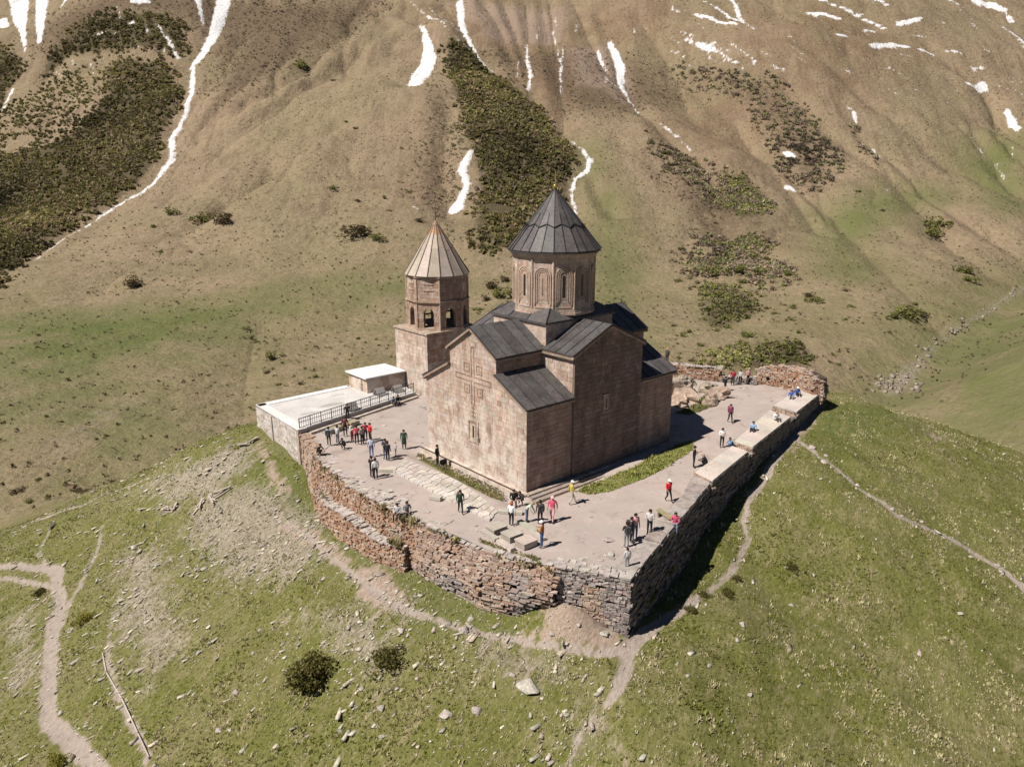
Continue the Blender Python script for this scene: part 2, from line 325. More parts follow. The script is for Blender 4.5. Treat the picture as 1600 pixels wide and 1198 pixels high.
RUTS = [[(391.5,546.5,1.43),(357.4,470.3,1.54),(337.9,411.1,1.18)],
  [(421.7,525.0,1.15),(392.9,464.7,1.32),(352.8,395.8,0.95)],
  [(439.2,519.0,1.45),(394.7,445.1,1.3),(335.8,363.3,0.89)],
  [(474.0,505.3,1.18),(404.3,417.6,1.27),(340.4,336.1,0.87)],
  [(497.4,487.1,1.77),(463.2,437.2,1.65),(425.9,377.9,1.25)],
  [(493.3,450.8,1.14),(434.3,367.3,1.5),(393.6,316.2,1.13),(374.5,267.3,1.04),(354.9,218.3,0.95)],
  [(510.0,420.8,1.4),(478.7,362.5,1.55),(447.0,314.6,1.19)],
  [(466.3,339.4,1.25),(456.7,278.9,1.39),(393.1,194.5,1.16),(346.8,149.4,0.84)],
  [(227.9,596.8,1.3),(190.2,553.3,1.2),(147.7,501.1,0.87)],
  [(327.0,530.7,1.06),(253.2,497.1,1.2),(190.6,463.9,1.08),(144.5,451.3,0.81)],
  [(207.1,406.8,0.82),(158.6,399.0,0.76),(111.8,370.9,0.69)],
  [(564.1,294.9,1.29),(557.3,245.4,1.47),(543.8,193.2,1.38),(531.8,134.7,1.06)],
  [(697.6,254.1,1.41),(686.2,192.6,1.59),(632.3,144.7,1.2)],
  [(483.4,182.5,1.06),(429.9,130.9,0.92),(354.3,75.1,0.74)],
  [(267.0,371.4,0.83),(222.9,319.0,0.73),(193.9,274.1,0.66)],
  [(308.3,186.2,0.67),(258.0,135.5,0.56),(228.1,103.2,0.49)],
  [(19.2,109.9,0.34),(26.0,128.0,0.3),(37.7,155.8,0.44),(55.0,192.0,0.62),(67.3,213.3,0.45)],
  [(444.5,264.9,1.35),(389.9,167.9,1.11),(338.3,124.7,0.79),(283.8,86.3,0.92),(247.9,54.8,0.57)],
  [(301.4,285.6,0.78),(267.0,225.8,0.51)],
  [(508.9,213.9,1.36),(496.2,179.6,1.5),(450.8,128.5,0.94),(404.7,73.7,0.97)],
  [(500.5,260.3,1.18),(481.1,203.8,1.08),(466.3,157.5,1.0)],
  [(460.8,512.6,1.76),(410.9,453.0,1.33)],
  [(481.1,501.7,1.77),(361.6,364.1,1.15),(324.8,323.2,0.84)],
  [(311.6,555.9,1.35),(232.0,506.4,1.42),(187.3,485.8,1.11),(146.2,497.6,0.86)],
  [(225.1,178.6,0.58),(245.0,174.3,0.45),(281.0,143.1,0.45)],
  [(596.6,178.3,0.95),(542.7,115.2,0.84)]]
PATHS = [[(41.5,-1.9,0.42),(35.5,-2.7,0.45),(30.2,-4.1,0.43),(26.4,-5.7,0.38),(21.5,-7.3,0.36),(16.1,-8.7,0.29),(14.1,-9.6,0.26),(12.5,-11.1,0.27),(9.3,-12.2,0.26),(4.7,-12.9,0.29),(1.1,-13.2,0.38),(-2.3,-13.4,0.46),(-4.3,-13.8,0.48),(-5.8,-14.7,0.43),(-7.6,-15.5,0.33),(-8.9,-15.3,0.15),(-10.2,-15.4,0.11),(-11.3,-15.9,0.08)],
  [(32.1,-2.8,0.33),(29.8,-5.7,0.31),(28.7,-7.9,0.23),(27.8,-10.5,0.27),(26.7,-13.3,0.26),(25.5,-16.6,0.31),(27.0,-18.5,0.31),(28.4,-21.1,0.33),(28.6,-23.8,0.36),(28.0,-25.4,0.42),(27.6,-27.2,0.41)],
  [(-4.5,-13.9,0.41),(-6.2,-12.8,0.32),(-7.5,-11.0,0.26),(-8.7,-8.4,0.26),(-9.8,-6.1,0.24),(-10.6,-3.9,0.24),(-11.5,-1.7,0.35),(-12.0,0.7,0.4),(-11.9,4.2,0.31),(-12.1,8.4,0.28),(-11.2,17.2,0.28),(-11.4,20.4,0.14)],
  [(-28.3,3.6,0.47),(-28.8,6.2,0.49),(-29.6,10.9,0.63),(-30.1,13.7,0.58),(-29.3,18.1,0.55),(-28.2,23.5,0.6),(-27.5,26.1,0.71),(-26.7,27.2,0.5),(-26.5,30.6,0.52),(-26.0,32.9,0.63),(-26.6,35.7,0.45),(-27.8,37.4,0.4),(-30.4,43.6,0.32)],
  [(-26.0,33.2,0.2),(-26.6,38.4,0.21),(-25.7,40.7,0.19),(-24.9,42.5,0.14)],
  [(-30.7,39.7,0.25),(-29.0,37.0,0.25),(-27.8,34.2,0.29),(-26.8,31.1,0.33)],
  [(-27.2,24.6,0.22),(-26.2,26.9,0.2),(-25.2,27.8,0.21),(-23.5,30.6,0.19),(-22.5,32.9,0.2),(-21.5,35.7,0.16)],
  [(-26.6,2.5,0.22),(-26.4,5.2,0.25),(-26.4,8.3,0.24),(-26.3,10.7,0.22),(-26.1,14.4,0.19),(-25.4,17.6,0.18),(-24.2,20.6,0.15),(-23.1,22.9,0.11)],
  [(-24.9,50.8,0.42),(-21.2,46.3,0.35),(-17.9,43.5,0.29),(-16.3,38.1,0.17)]]
DIRT = [[(-2.7,-6.5),(-2.5,-7.9),(-3.2,-11.4),(-4.1,-13.3),(-5.2,-13.4),(-7.4,-11.4),(-9.0,-8.1),(-7.2,-9.3)],
  [(-8.0,29.7),(-8.9,23.2),(-9.1,20.4),(-10.3,21.5),(-9.1,29.1)],
  [(-10.8,19.3),(-10.9,11.9),(-11.1,5.5),(-12.4,6.1),(-12.6,11.8),(-11.9,18.3)],
  [(51.0,-11.6),(45.9,-12.4),(47.3,-10.3)],
  [(31.2,-1.9),(35.7,-1.5),(41.5,-1.3),(40.0,-3.0),(32.6,-5.0),(27.1,-6.3),(24.8,-5.9)],
  [(-12.1,5.7),(-9.9,4.0),(-10.7,-0.4),(-12.5,-0.9),(-13.2,1.9)]]
SCREE = [[(-15.1,29.0),(-9.8,23.9),(-8.5,16.7),(-11.9,7.8),(-16.2,8.5),(-18.1,16.1),(-17.7,24.9)],
  [(-16.6,6.5),(-13.2,1.9),(-12.8,-3.5),(-16.1,-4.4),(-16.3,1.5)],
  [(-8.1,30.7),(-11.9,32.5),(-16.2,37.2),(-18.3,39.1),(-17.4,29.3),(-14.6,25.4),(-10.2,25.9),(-8.1,27.7)],
  [(-21.9,29.6),(-18.7,25.3),(-21.4,10.7),(-25.3,8.0),(-24.9,19.3)],
  [(-11.1,5.5),(-10.1,-1.1),(-12.2,-2.7),(-13.8,0.9)],
  [(-10.0,-6.3),(-6.8,-11.8),(-8.6,-12.7),(-11.1,-10.0),(-11.4,-6.8)],
  [(-30.6,32.3),(-28.0,29.9),(-29.3,19.4),(-32.2,19.3)],
  [(-10.0,-14.0),(-7.4,-15.3),(-10.0,-17.7),(-11.6,-15.6)]]
LUSH = [[(-13.2,24.5),(-6.2,23.4),(-8.5,16.7),(-9.5,4.7),(-8.9,-2.3),(-8.1,-7.7),(-10.5,-4.4),(-11.5,1.5),(-11.3,13.3)],
  [(38.1,-1.3),(52.3,-7.0),(28.8,-9.4)],
  [(-9.7,29.9),(-7.6,27.2),(-8.8,20.8),(-11.0,21.4)]]
BOULDERS = [(-10.31,-11.73,1.27),(-14.31,-9.36,0.7),(-13.08,-10.5,0.59),(-16.26,-5.73,0.58),(-21.32,3.08,0.47),(-23.07,1.23,0.45),(-20.67,27.92,0.78),(3.41,-16.36,0.48),(-10.02,-14.19,0.31),(-10.42,-10.36,0.43),(-10.48,-4.36,0.56),(-10.18,-5.61,0.71),(-9.32,-5.15,0.48),(-12.66,-2.48,0.56),(-18.4,-4.9,0.36),(-17.2,-7.47,0.38),(-19.78,-3.56,0.29),(9.44,-16.42,0.35),(14.34,-9.87,0.45),(12.4,-14.4,0.42),(-0.98,-19.67,0.36),(19.73,-23.64,0.45),(-1.45,-17.25,0.33),(27.2,-21.75,0.35),(-7.31,-10.33,0.38),(-4.98,-12.25,0.53),(-6.03,-11.31,0.3),(29.36,-7.12,0.83),(27.69,-9.12,0.69),(27.34,-12.5,0.5),(26.09,-16.03,0.47),(27.51,-17.85,0.42),(29.17,-8.61,0.47),(28.82,-23.31,0.4),(-22.59,0.66,0.34),(-17.13,4.48,0.34),(-18.15,6.83,0.35),(-21.56,9.1,0.43),(-19.33,5.1,0.37),(-14.99,-5.45,0.3),(-3.34,-17.15,0.32)]
JUNIPER = [(-18.04,-0.6,2.47),(-14.5,-3.73,1.68),(-26.05,22.59,1.3),(12.6,-14.6,0.74),(5.71,-13.76,0.77),(4.13,-13.02,0.68),(-30.32,8.87,1.17),(-27.71,31.24,0.98),(1.8,-13.66,0.65),(7.85,-13.08,0.58)]
RAIL = [(-26.01,16.5,0.18),(-26.35,13.91,0.18),(-26.28,10.21,0.17),(-26.36,6.22,0.16),(-26.48,3.31,0.15)]
TIMBER = [(-14.5,26.06,1.72),(-13.52,25.99,1.5),(-15.33,26.33,1.14),(-17.27,29.29,1.28),(-16.65,28.83,0.93),(-20.7,28.21,0.89),(-8.55,30.32,0.88),(-9.54,30.29,0.74),(-24.64,42.69,0.89),(-10.46,-5.65,0.78),(-9.76,-5.51,0.63)]
SHRUB = [(45.4,292.24,7.9),(144.12,278.63,12.22),(147.59,267.08,6.01),(102.98,370.67,10.19),(101.93,340.61,10.9),(92.0,384.04,6.15),(107.73,346.8,5.89),(52.12,169.58,4.2),(235.16,512.28,12.46),(58.79,206.59,2.18),(55.63,196.2,2.09),(234.87,96.48,5.86),(239.49,100.23,4.48),(221.19,96.69,3.32),(247.86,66.15,9.32),(258.75,65.92,6.21),(238.48,67.96,4.58),(205.78,89.29,2.69),(196.32,80.46,2.14),(163.98,104.56,2.96),(168.24,105.13,2.14),(180.9,90.56,4.24),(161.23,95.03,2.45),(169.81,112.4,2.19),(239.02,145.41,6.64),(248.64,139.06,8.33),(259.51,133.36,6.71),(285.09,145.52,4.21),(261.84,120.96,4.38),(240.17,130.39,3.75),(239.27,152.22,4.49),(222.63,149.94,3.25),(417.57,124.03,12.88),(405.08,117.23,10.43),(331.76,77.07,7.4),(322.35,71.06,5.52),(236.26,82.23,2.83),(253.28,93.02,2.52),(163.57,338.24,4.89),(166.84,316.99,3.39),(176.11,274.15,4.47),(169.6,246.54,4.2),(154.65,190.96,6.23),(149.36,178.73,7.47),(142.47,180.14,3.94),(163.77,193.62,4.78),(132.9,172.14,3.31),(55.81,191.51,1.65),(82.55,173.06,1.68),(51.03,141.71,2.07),(45.84,138.59,1.68),(43.93,156.47,2.14),(41.87,143.53,1.69),(46.67,158.48,1.45),(21.34,118.99,1.14),(-12.06,99.67,2.9),(-13.46,102.51,1.8),(-21.51,109.44,2.25),(-20.42,104.35,1.54),(-7.7,103.09,1.16),(-17.63,112.19,1.16),(129.84,83.72,2.87),(143.47,90.51,1.91),(142.48,85.23,2.25),(185.81,111.11,2.27),(165.58,87.3,2.82),(185.33,63.76,1.98),(179.69,58.89,1.53),(223.94,62.75,2.18),(268.49,72.25,2.48),(221.3,77.29,1.8),(209.83,97.3,2.31),(249.84,144.71,3.38),(279.69,150.78,4.82),(52.42,241.11,1.88),(69.36,332.35,2.7),(79.13,372.79,2.96),(171.95,293.91,2.63),(194.52,309.83,3.49),(178.87,310.88,2.73),(209.99,392.16,3.21),(212.62,408.36,3.29),(249.27,490.25,4.28),(364.85,286.26,3.78),(354.14,261.47,4.82),(353.35,250.77,3.95),(365.74,247.92,4.0),(424.14,170.04,3.87),(405.61,145.8,3.64)]
PEOPLE = [(-6.31, 18.58, 0, 'stand', 40, 'sky_blue', 'black', 'dark_hair', 'backpack', 'person in light blue jacket with dark backpack at the railing end of the terrace'),
 (-5.51, 18.52, 0, 'hold', 20, 'pale_grey', 'grey', 'dark_hair', '', 'person in pale grey shirt just right of the light blue jacket'),
 (-5.75, 17.05, 0, 'crouch', 200, 'black', 'black', 'dark_hair', '', 'person in black crouching in front of the tour group'),
 (-4.02, 19.87, 0, 'stand', 250, 'maroon', 'black', 'dark_hair', '', 'person in dark red top behind the tour group, nearest the railing'),
 (-4.31, 18.12, 0, 'hold', 300, 'white', 'maroon', 'blond_hair', '', 'person in white top and dark red trousers in the tour group'),
 (-4.32, 17.27, 0, 'stand', 60, 'red', 'black', 'dark_hair', '', 'person in red top in the middle of the tour group'),
 (-4.0, 16.89, 0, 'hold', 100, 'grey', 'black', 'dark_hair', '', 'person in grey top between the red tops of the tour group'),
 (-3.25, 17.64, 0, 'stand', 240, 'crimson', 'black', 'dark_hair', '', 'person in crimson top at the back of the tour group'),
 (-3.1, 17.07, 0, 'stand', 180, 'bright_red', 'black', 'dark_hair', '', 'person in bright red top at the right end of the tour group'),
 (-4.92, 13.8, 0, 'stand', 60, 'pale_blue', 'blue_jeans', 'dark_hair', '', 'person in pale blue shirt and blue jeans below the tour group'),
 (-4.3, 12.61, 0, 'hold', 210, 'navy', 'blue_jeans', 'dark_hair', 'backpack', 'person in navy top and jeans near the middle of the left terrace'),
 (-4.39, 12.12, 0, 'stand', 30, 'black', 'black', 'dark_hair', '', 'person in black close beside the navy top and jeans'),
 (-3.34, 12.54, 0, 'child', 150, 'pale_grey', 'pale_grey', 'blond_hair', '', 'child in pale clothes on the left terrace'),
 (-1.82, 13.62, 0, 'coat', 230, 'dark_green', 'dark_green', 'dark_hair', '', 'person in long dark green coat near the church corner'),
 (-7.11, 9.44, 0, 'stand', 80, 'white', 'black', 'dark_hair', '', 'person in white shirt and dark trousers on the open gravel'),
 (-7.17, 9.91, 0, 'hold', 20, 'black', 'black', 'dark_hair', '', 'person in black beside the white shirt on the open gravel'),
 (-8.03, 17.02, 0, 'crouch', 300, 'black', 'black', 'dark_hair', '', 'person in black crouching at the left wall edge'),
 (-1.71, 23.66, 0, 'stand', 240, 'black', 'black', 'dark_hair', '', 'person in black standing against the iron railing'),
 (4.22, 24.79, 0, 'crouch', 220, 'denim', 'black', 'dark_hair', '', 'person in denim jacket crouching at the far end of the railing'),
 (4.75, 24.91, 0, 'crouch', 250, 'black', 'black', 'dark_hair', '', 'person in black crouching at the far end of the railing'),
 (-1.88, 8.63, 0, 'stand', 300, 'black', 'black', 'dark_hair', 'bag', 'person in black with a dark bag at the left end of the church step'),
 (-5.77, 0.43, 0, 'walk', 240, 'dark_green', 'black', 'dark_hair', 'backpack', 'person in dark green jacket walking along the flagstone strip'),
 (-9.17, 3.12, 0, 'sit', 215, 'pale_grey', 'black', 'dark_hair', '', 'person in pale grey sitting on the left wall edge, left of a pair'),
 (-8.57, 2.87, 0, 'sit', 250, 'grey', 'black', 'dark_hair', '', 'person in grey sitting on the left wall edge, right of a pair'),
 (-2.09, -1.0, 0.25, 'sit', 230, 'black', 'black', 'dark_hair', '', 'person in black sitting on the church step at the front corner'),
 (-1.7, -1.32, 0.05, 'crouch', 190, 'charcoal', 'charcoal', 'dark_hair', '', 'person in charcoal crouching below the front corner of the church'),
 (-3.23, -3.62, 0, 'lean', 300, 'pale_green', 'denim', 'blond_hair', '', 'person in pale green shirt leaning over by the graves'),
 (-4.39, -3.37, 0, 'stand', 20, 'white', 'black', 'red_hair', '', 'person in white top and black trousers beside the graves'),
 (-2.74, -4.42, 0, 'stand', 60, 'brown', 'black', 'dark_hair', 'backpack', 'person in dark brown standing behind the orange brown top'),
 (-4.92, -6.89, 0, 'hold', 120, 'orange_brown', 'blue_jeans', 'white_hat', '', 'person in orange brown top, jeans and white cap by the graves'),
 (-1.86, -4.69, 0, 'walk', 210, 'rose', 'pink', 'pink_hat', '', 'person in rose top and pink trousers with pink cap'),
 (1.09, -3.62, 0, 'walk', 330, 'yellow', 'beige', 'white_hat', '', 'person in yellow top with white hat by the grass strip'),
 (6.64, -7.88, 0, 'walk', 250, 'bright_red', 'black', 'white_hat', '', 'person in red jacket with white cap on the way beside the parapet'),
 (-0.84, -10.33, 0, 'hold', 60, 'black', 'grey', 'dark_hair', 'backpack', 'person in black top and grey trousers in the group at the right wall'),
 (0.35, -10.01, 0, 'stand', 250, 'pink', 'denim', 'dark_hair', '', 'person in pink top in the group at the right wall'),
 (-0.11, -10.07, 0, 'stand', 300, 'charcoal', 'black', 'dark_hair', 'backpack', 'person in charcoal between the black top and the pink top'),
 (1.55, -10.24, 0, 'hold', 200, 'pale_grey', 'black', 'dark_hair', 'vest', 'person in pale shirt with dark vest and black trousers beside the bench'),
 (3.83, -10.59, 0.12, 'sit', 215, 'rose', 'denim', 'dark_hair', '', 'person in rose top sitting on the wall edge at the plank bench'),
 (-2.82, -12.06, 0, 'child', 60, 'pale_grey', 'grey', 'dark_hair', '', 'child in pale grey near the front corner of the terrace wall'),
 (13.41, -5.23, 0, 'hold', 300, 'black', 'black', 'dark_hair', '', 'person in black standing on the way before the first parapet'),
 (14.2, -5.74, 0, 'crouch', 120, 'black', 'black', 'blond_hair', '', 'person in black crouching over a bag before the first parapet'),
 (19.08, -4.09, 0, 'hold', 230, 'white', 'black', 'dark_hair', '', 'person in white shirt and black trousers between the parapets'),
 (19.13, -4.98, 0.1, 'crouch', 150, 'steel_blue', 'steel_blue', 'dark_hair', '', 'person in steel blue crouching at the gap between two parapets'),
 (23.4, -4.44, 0.6, 'sitflat', 200, 'sky_blue', 'black', 'dark_hair', '', 'person in light blue sitting on the middle parapet'),
 (25.45, -0.77, 0, 'walk', 230, 'plum', 'black', 'dark_hair', 'backpack', 'person in plum top walking past the boulders'),
 (27.59, -4.26, 0.6, 'sitflat', 240, 'white', 'charcoal', 'blond_hair', '', 'person in white and dark sitting between middle and far parapet'),
 (36.8, -1.39, 0.6, 'sitflat', 230, 'royal_blue', 'black', 'white_hat', '', 'person in royal blue sitting on the far parapet'),
 (35.48, -1.47, 0.6, 'sitflat', 210, 'royal_blue', 'grey', 'dark_hair', '', 'second person in royal blue on the far parapet, nearer the camera'),
 (34.43, 5.65, 0, 'hold', 330, 'black', 'black', 'dark_hair', 'backpack', 'person in black at the left end of the back group by the bastion'),
 (37.1, 6.41, 0, 'stand', 200, 'crimson', 'black', 'dark_hair', 'backpack', 'person in crimson top in the back group by the bastion'),
 (37.96, 6.01, 0, 'stand', 210, 'pale_grey', 'black', 'dark_hair', '', 'person in pale grey top in the middle of the back group'),
 (39.1, 5.74, 0, 'stand', 250, 'pink', 'charcoal', 'blond_hair', '', 'person in pink top at the right end of the back group by the bastion'),
 (40.41, 6.42, 0, 'stand', 300, 'white', 'grey', 'dark_hair', '', 'person in white behind the pink top at the bastion'),
 (35.25, 14.17, 1.5, 'stand', 180, 'charcoal', 'black', 'orange_hat', '', 'person in charcoal with orange cap standing on the back wall behind the church')]
# ---------------------------------------------------------------- helpers
rng = random.Random(7); nrg = np.random.default_rng(11)
COL = scene.collection
L, B, XC = 17.09, 12.54, 8.63; YM = B / 2; HA = 2.86; X1, X2 = 4.68, 12.58
H1, H2, H3, H4 = 6.4, 8.18, 9.59, 11.36

def tag(o, label=None, cat=None, group=None, kind=None):
    if label: o['label'] = label
    if cat: o['category'] = cat
    if group: o['group'] = group
    if kind: o['kind'] = kind
    return o
def adopt(o, parent):
    o.parent = parent
    m = Matrix.Identity(4); p = parent
    while p is not None:
        m = Matrix.Translation(p.location) @ m if p.parent is None else m
        p = p.parent
    o.matrix_parent_inverse = m.inverted() if parent.parent is None else Matrix.Identity(4)
def thing(name, loc, label, cat, group=None):
    o = bpy.data.objects.new(name, None); COL.objects.link(o); o.location = loc
    o.empty_display_size = 0.3
    return tag(o, label, cat, group)
def mesh_of(name, verts, faces, mat, tint=None, smooth=False):
    me = bpy.data.meshes.new(name)
    me.from_pydata([tuple(v) for v in verts], [], [tuple(f) for f in faces])
    if mat is not None:
        for m in (mat if isinstance(mat, (list, tuple)) else [mat]): me.materials.append(m)
    if tint is not None:
        a = me.attributes.new('tint', 'FLOAT_COLOR', 'POINT')
        t = np.ones((len(verts), 4), np.float32)
        t[:, :3] = np.asarray(tint, np.float32)
        a.data.foreach_set('color', t.ravel())
    if smooth: me.shade_smooth()
    return me
def link(name, me, parent=None):
    o = bpy.data.objects.new(name, me); COL.objects.link(o)
    if parent is not None: adopt(o, parent)
    return o
def mk(name, verts, faces, mat, parent=None, tint=(.5, .5, .5), smooth=False):
    return link(name, mesh_of(name, verts, faces, mat, tint, smooth), parent)
def fast_mesh(name, V, Fq, mat, attrs=None, tint=None, smooth=False):
    """V (n,3) array, Fq (m,3 or 4) index array"""
    me = bpy.data.meshes.new(name); n, k = Fq.shape
    me.vertices.add(len(V)); me.vertices.foreach_set('co', np.ascontiguousarray(V, np.float32).ravel())
    me.loops.add(n * k); me.loops.foreach_set('vertex_index', np.ascontiguousarray(Fq, np.int32).ravel())
    me.polygons.add(n); me.polygons.foreach_set('loop_start', np.arange(0, n * k, k, dtype=np.int32))
    me.update(calc_edges=True)
    me.materials.append(mat)
    for an, av in (attrs or {}).items():
        a = me.attributes.new(an, 'FLOAT', 'POINT'); a.data.foreach_set('value', np.ascontiguousarray(av, np.float32))
    if tint is not None:
        a = me.attributes.new('tint', 'FLOAT_COLOR', 'POINT'); t = np.ones((len(V), 4), np.float32); t[:, :3] = tint
        a.data.foreach_set('color', t.ravel())
    if smooth: me.shade_smooth()
    return me
BOXF = [(0, 3, 2, 1), (4, 5, 6, 7), (0, 1, 5, 4), (1, 2, 6, 5), (2, 3, 7, 6), (3, 0, 4, 7)]
def box_v(x0, x1, y0, y1, z0, z1):
    return [(x0, y0, z0), (x1, y0, z0), (x1, y1, z0), (x0, y1, z0), (x0, y0, z1), (x1, y0, z1), (x1, y1, z1), (x0, y1, z1)]
def box(name, x0, x1, y0, y1, z0, z1, mat, parent=None, tint=(.5, .5, .5)):
    return mk(name, box_v(x0, x1, y0, y1, z0, z1), BOXF, mat, parent, tint)
def obox_v(c, ax, ay, az):
    """box from centre and three half-axis vectors"""
    c, ax, ay, az = map(np.asarray, (c, ax, ay, az)); o = []
    for s in (-1, 1):
        for a, b in ((-1, -1), (1, -1), (1, 1), (-1, 1)): o.append(tuple(c + ax * a + ay * b + az * s))
    return o
def beam_v(p, q, w, h, up=(0, 0, 1)):
    p, q = np.asarray(p, float), np.asarray(q, float); d = q - p; ln = np.linalg.norm(d); d = d / ln
    up = np.asarray(up, float)
    if abs(d @ up) > 0.98: up = np.array([1., 0, 0])
    s = np.cross(d, up); s /= np.linalg.norm(s); u = np.cross(s, d)
    return obox_v((p + q) / 2, d * ln / 2, s * w / 2, u * h / 2)
def prism(poly2, put, t0, t1):
    """closed prism from a 2D polygon; put(a, b, t) -> xyz"""
    n = len(poly2); v = [put(a, b, t0) for a, b in poly2] + [put(a, b, t1) for a, b in poly2]
    f = [tuple(range(n - 1, -1, -1)), tuple(range(n, 2 * n))] + [(i, (i + 1) % n, n + (i + 1) % n, n + i) for i in range(n)]
    return v, f
class Bag:
    """collects alike pieces; the largest become parts of their own, the rest stay joined geometry"""
    def __init__(s): s.items = []
    def add(s, v, f, tint, key=1.0): s.items.append((v, f, tint, key))
    def emit(s, name, mat, parent, limit=300, smooth=False):
        s.items.sort(key=lambda i: -i[3])
        for v, f, t, k in s.items[:limit]: mk(name, v, f, mat, parent, t, smooth)
        rest = s.items[limit:]
        if rest:
            V, Fs, T = [], [], []
            for v, f, t, k in rest:
                b = len(V); V += list(v); Fs += [tuple(i + b for i in q) for q in f]; T += [t] * len(v)
            tag(mk(name + '_infill', V, Fs, mat, parent, T, smooth), kind='stuff')
def clip_poly(poly, convex):
    """Sutherland-Hodgman, convex is counter-clockwise"""
    out = list(poly); n = len(convex)
    for i in range(n):
        ax, ay = convex[i]; bx, by = convex[(i + 1) % n]; inp = out; out = []
        if not inp: return []
        side = lambda p: (bx - ax) * (p[1] - ay) - (by - ay) * (p[0] - ax)
        for j in range(len(inp)):
            p, q = inp[j], inp[(j + 1) % len(inp)]; sp, sq = side(p), side(q)
            if sp >= -1e-9: out.append(p)
            if (sp > 1e-9 and sq < -1e-9) or (sp < -1e-9 and sq > 1e-9):
                t = sp / (sp - sq); out.append((p[0] + (q[0] - p[0]) * t, p[1] + (q[1] - p[1]) * t))
    return out
def parea(p): return 0.5 * abs(sum(p[i][0] * p[(i + 1) % len(p)][1] - p[(i + 1) % len(p)][0] * p[i][1] for i in range(len(p))))

# ---------------------------------------------------------------- materials
class NB:
    def __init__(s, name, rough=0.9, metal=0.0, spec=0.3):
        s.m = bpy.data.materials.new(name); s.m.use_nodes = True; s.t = s.m.node_tree
        s.b = s.t.nodes['Principled BSDF']; s.b.inputs['Roughness'].default_value = rough
        s.b.inputs['Metallic'].default_value = metal; s.b.inputs['Specular IOR Level'].default_value = spec
        s.co = None
    def n(s, typ, **kw):
        x = s.t.nodes.new(typ)
        for k, v in kw.items(): setattr(x, k, v)
        return x
    def l(s, a, b): s.t.links.new(a, b)
    def setin(s, sock, v):
        if isinstance(v, bpy.types.NodeSocket): s.l(v, sock)
        elif isinstance(v, (tuple, list)) and len(v) == 3 and sock.type == 'RGBA': sock.default_value = (*v, 1)
        else: sock.default_value = v
    def coords(s):
        if s.co is None: s.co = s.n('ShaderNodeTexCoord').outputs['Object']
        return s.co
    def mapped(s, sc, rot=0.0):
        m = s.n('ShaderNodeMapping', vector_type='TEXTURE' if rot else 'POINT'); s.l(s.coords(), m.inputs['Vector']); m.inputs['Scale'].default_value = sc; m.inputs['Rotation'].default_value = (0, 0, rot); return m.outputs[0]
    def noise(s, scale, detail=4, rough=0.55, vec=None, dist=0.0):
        x = s.n('ShaderNodeTexNoise'); s.l(vec or s.coords(), x.inputs['Vector'])
        x.inputs['Scale'].default_value = scale; x.inputs['Detail'].default_value = detail
        x.inputs['Roughness'].default_value = rough; x.inputs['Distortion'].default_value = dist; return x.outputs['Fac']
    def voro(s, scale, feature='F1', out='Distance', vec=None):
        x = s.n('ShaderNodeTexVoronoi', feature=feature); s.l(vec or s.coords(), x.inputs['Vector']); x.inputs['Scale'].default_value = scale
        return x.outputs[out]
    def ramp(s, fac, a, b):
        x = s.n('ShaderNodeMapRange'); x.interpolation_type = 'SMOOTHSTEP'; s.setin(x.inputs['Value'], fac)
        x.inputs['From Min'].default_value = a; x.inputs['From Max'].default_value = b; return x.outputs[0]
    def math(s, op, a, b=0.0):
        x = s.n('ShaderNodeMath', operation=op); s.setin(x.inputs[0], a); s.setin(x.inputs[1], b); return x.outputs[0]
    def mix(s, fac, a, b, mode='MIX'):
        x = s.n('ShaderNodeMix', data_type='RGBA', blend_type=mode); s.setin(x.inputs['Factor'], fac)
        s.setin(x.inputs['A'], a); s.setin(x.inputs['B'], b); return x.outputs['Result']
    def attr(s, name, out='Fac'):
        x = s.n('ShaderNodeAttribute', attribute_name=name); return x.outputs[out]
    def color(s, c): s.setin(s.b.inputs['Base Color'], c)
    def bump(s, h, strength=0.5, dist=0.05):
        x = s.n('ShaderNodeBump'); x.inputs['Strength'].default_value = strength; x.inputs['Distance'].default_value = dist
        s.l(h, x.inputs['Height']); s.l(x.outputs[0], s.b.inputs['Normal'])
def tinted(name, rough=0.9, n1=3.0, n2=14.0, lo=0.7, hi=1.25, bump=0.4, bd=0.03, metal=0.0, spec=0.3, stain=None, streak=False, weather=False):
    """colour of each piece from its tint, mottled and weathered by noise"""
    b = NB(name, rough, metal, spec)
    t = b.attr('tint', 'Color')
    vec = b.mapped((1, 1, 0.25)) if streak else None
    a = b.noise(n1, 5, 0.6, vec); c = b.noise(n2, 4, 0.6)
    f = b.math('MULTIPLY', a, c)
    k = b.n('ShaderNodeMapRange'); b.l(f, k.inputs['Value']); k.inputs['From Min'].default_value = 0.12; k.inputs['From Max'].default_value = 0.4
    k.inputs['To Min'].default_value = lo; k.inputs['To Max'].default_value = hi
    cc = b.n('ShaderNodeVectorMath', operation='SCALE'); b.l(t, cc.inputs[0]); b.l(k.outputs[0], cc.inputs['Scale'])
    out = cc.outputs[0]
    if stain:
        col, lo_, hi_, sc = stain
        nz = b.noise(sc, 6, 0.68)
        if weather:                                              # old limewash and lichen, thicker low down
            sep = b.n('ShaderNodeSeparateXYZ'); b.l(b.coords(), sep.inputs[0])
            nz = b.math('ADD', nz, b.math('MULTIPLY', b.ramp(sep.outputs['Z'], 9.0, 0.0), 0.14))
        out = b.mix(b.ramp(nz, lo_, hi_), out, col)
    b.color(out)
    if bump: b.bump(c, bump, bd)
    return b.m
M_stone = tinted('masonry', 0.92, 1.3, 8.0, 0.60, 1.30, 0.5, 0.03, stain=((0.60, 0.525, 0.455), 0.52, 0.76, 0.9), streak=True, weather=True)
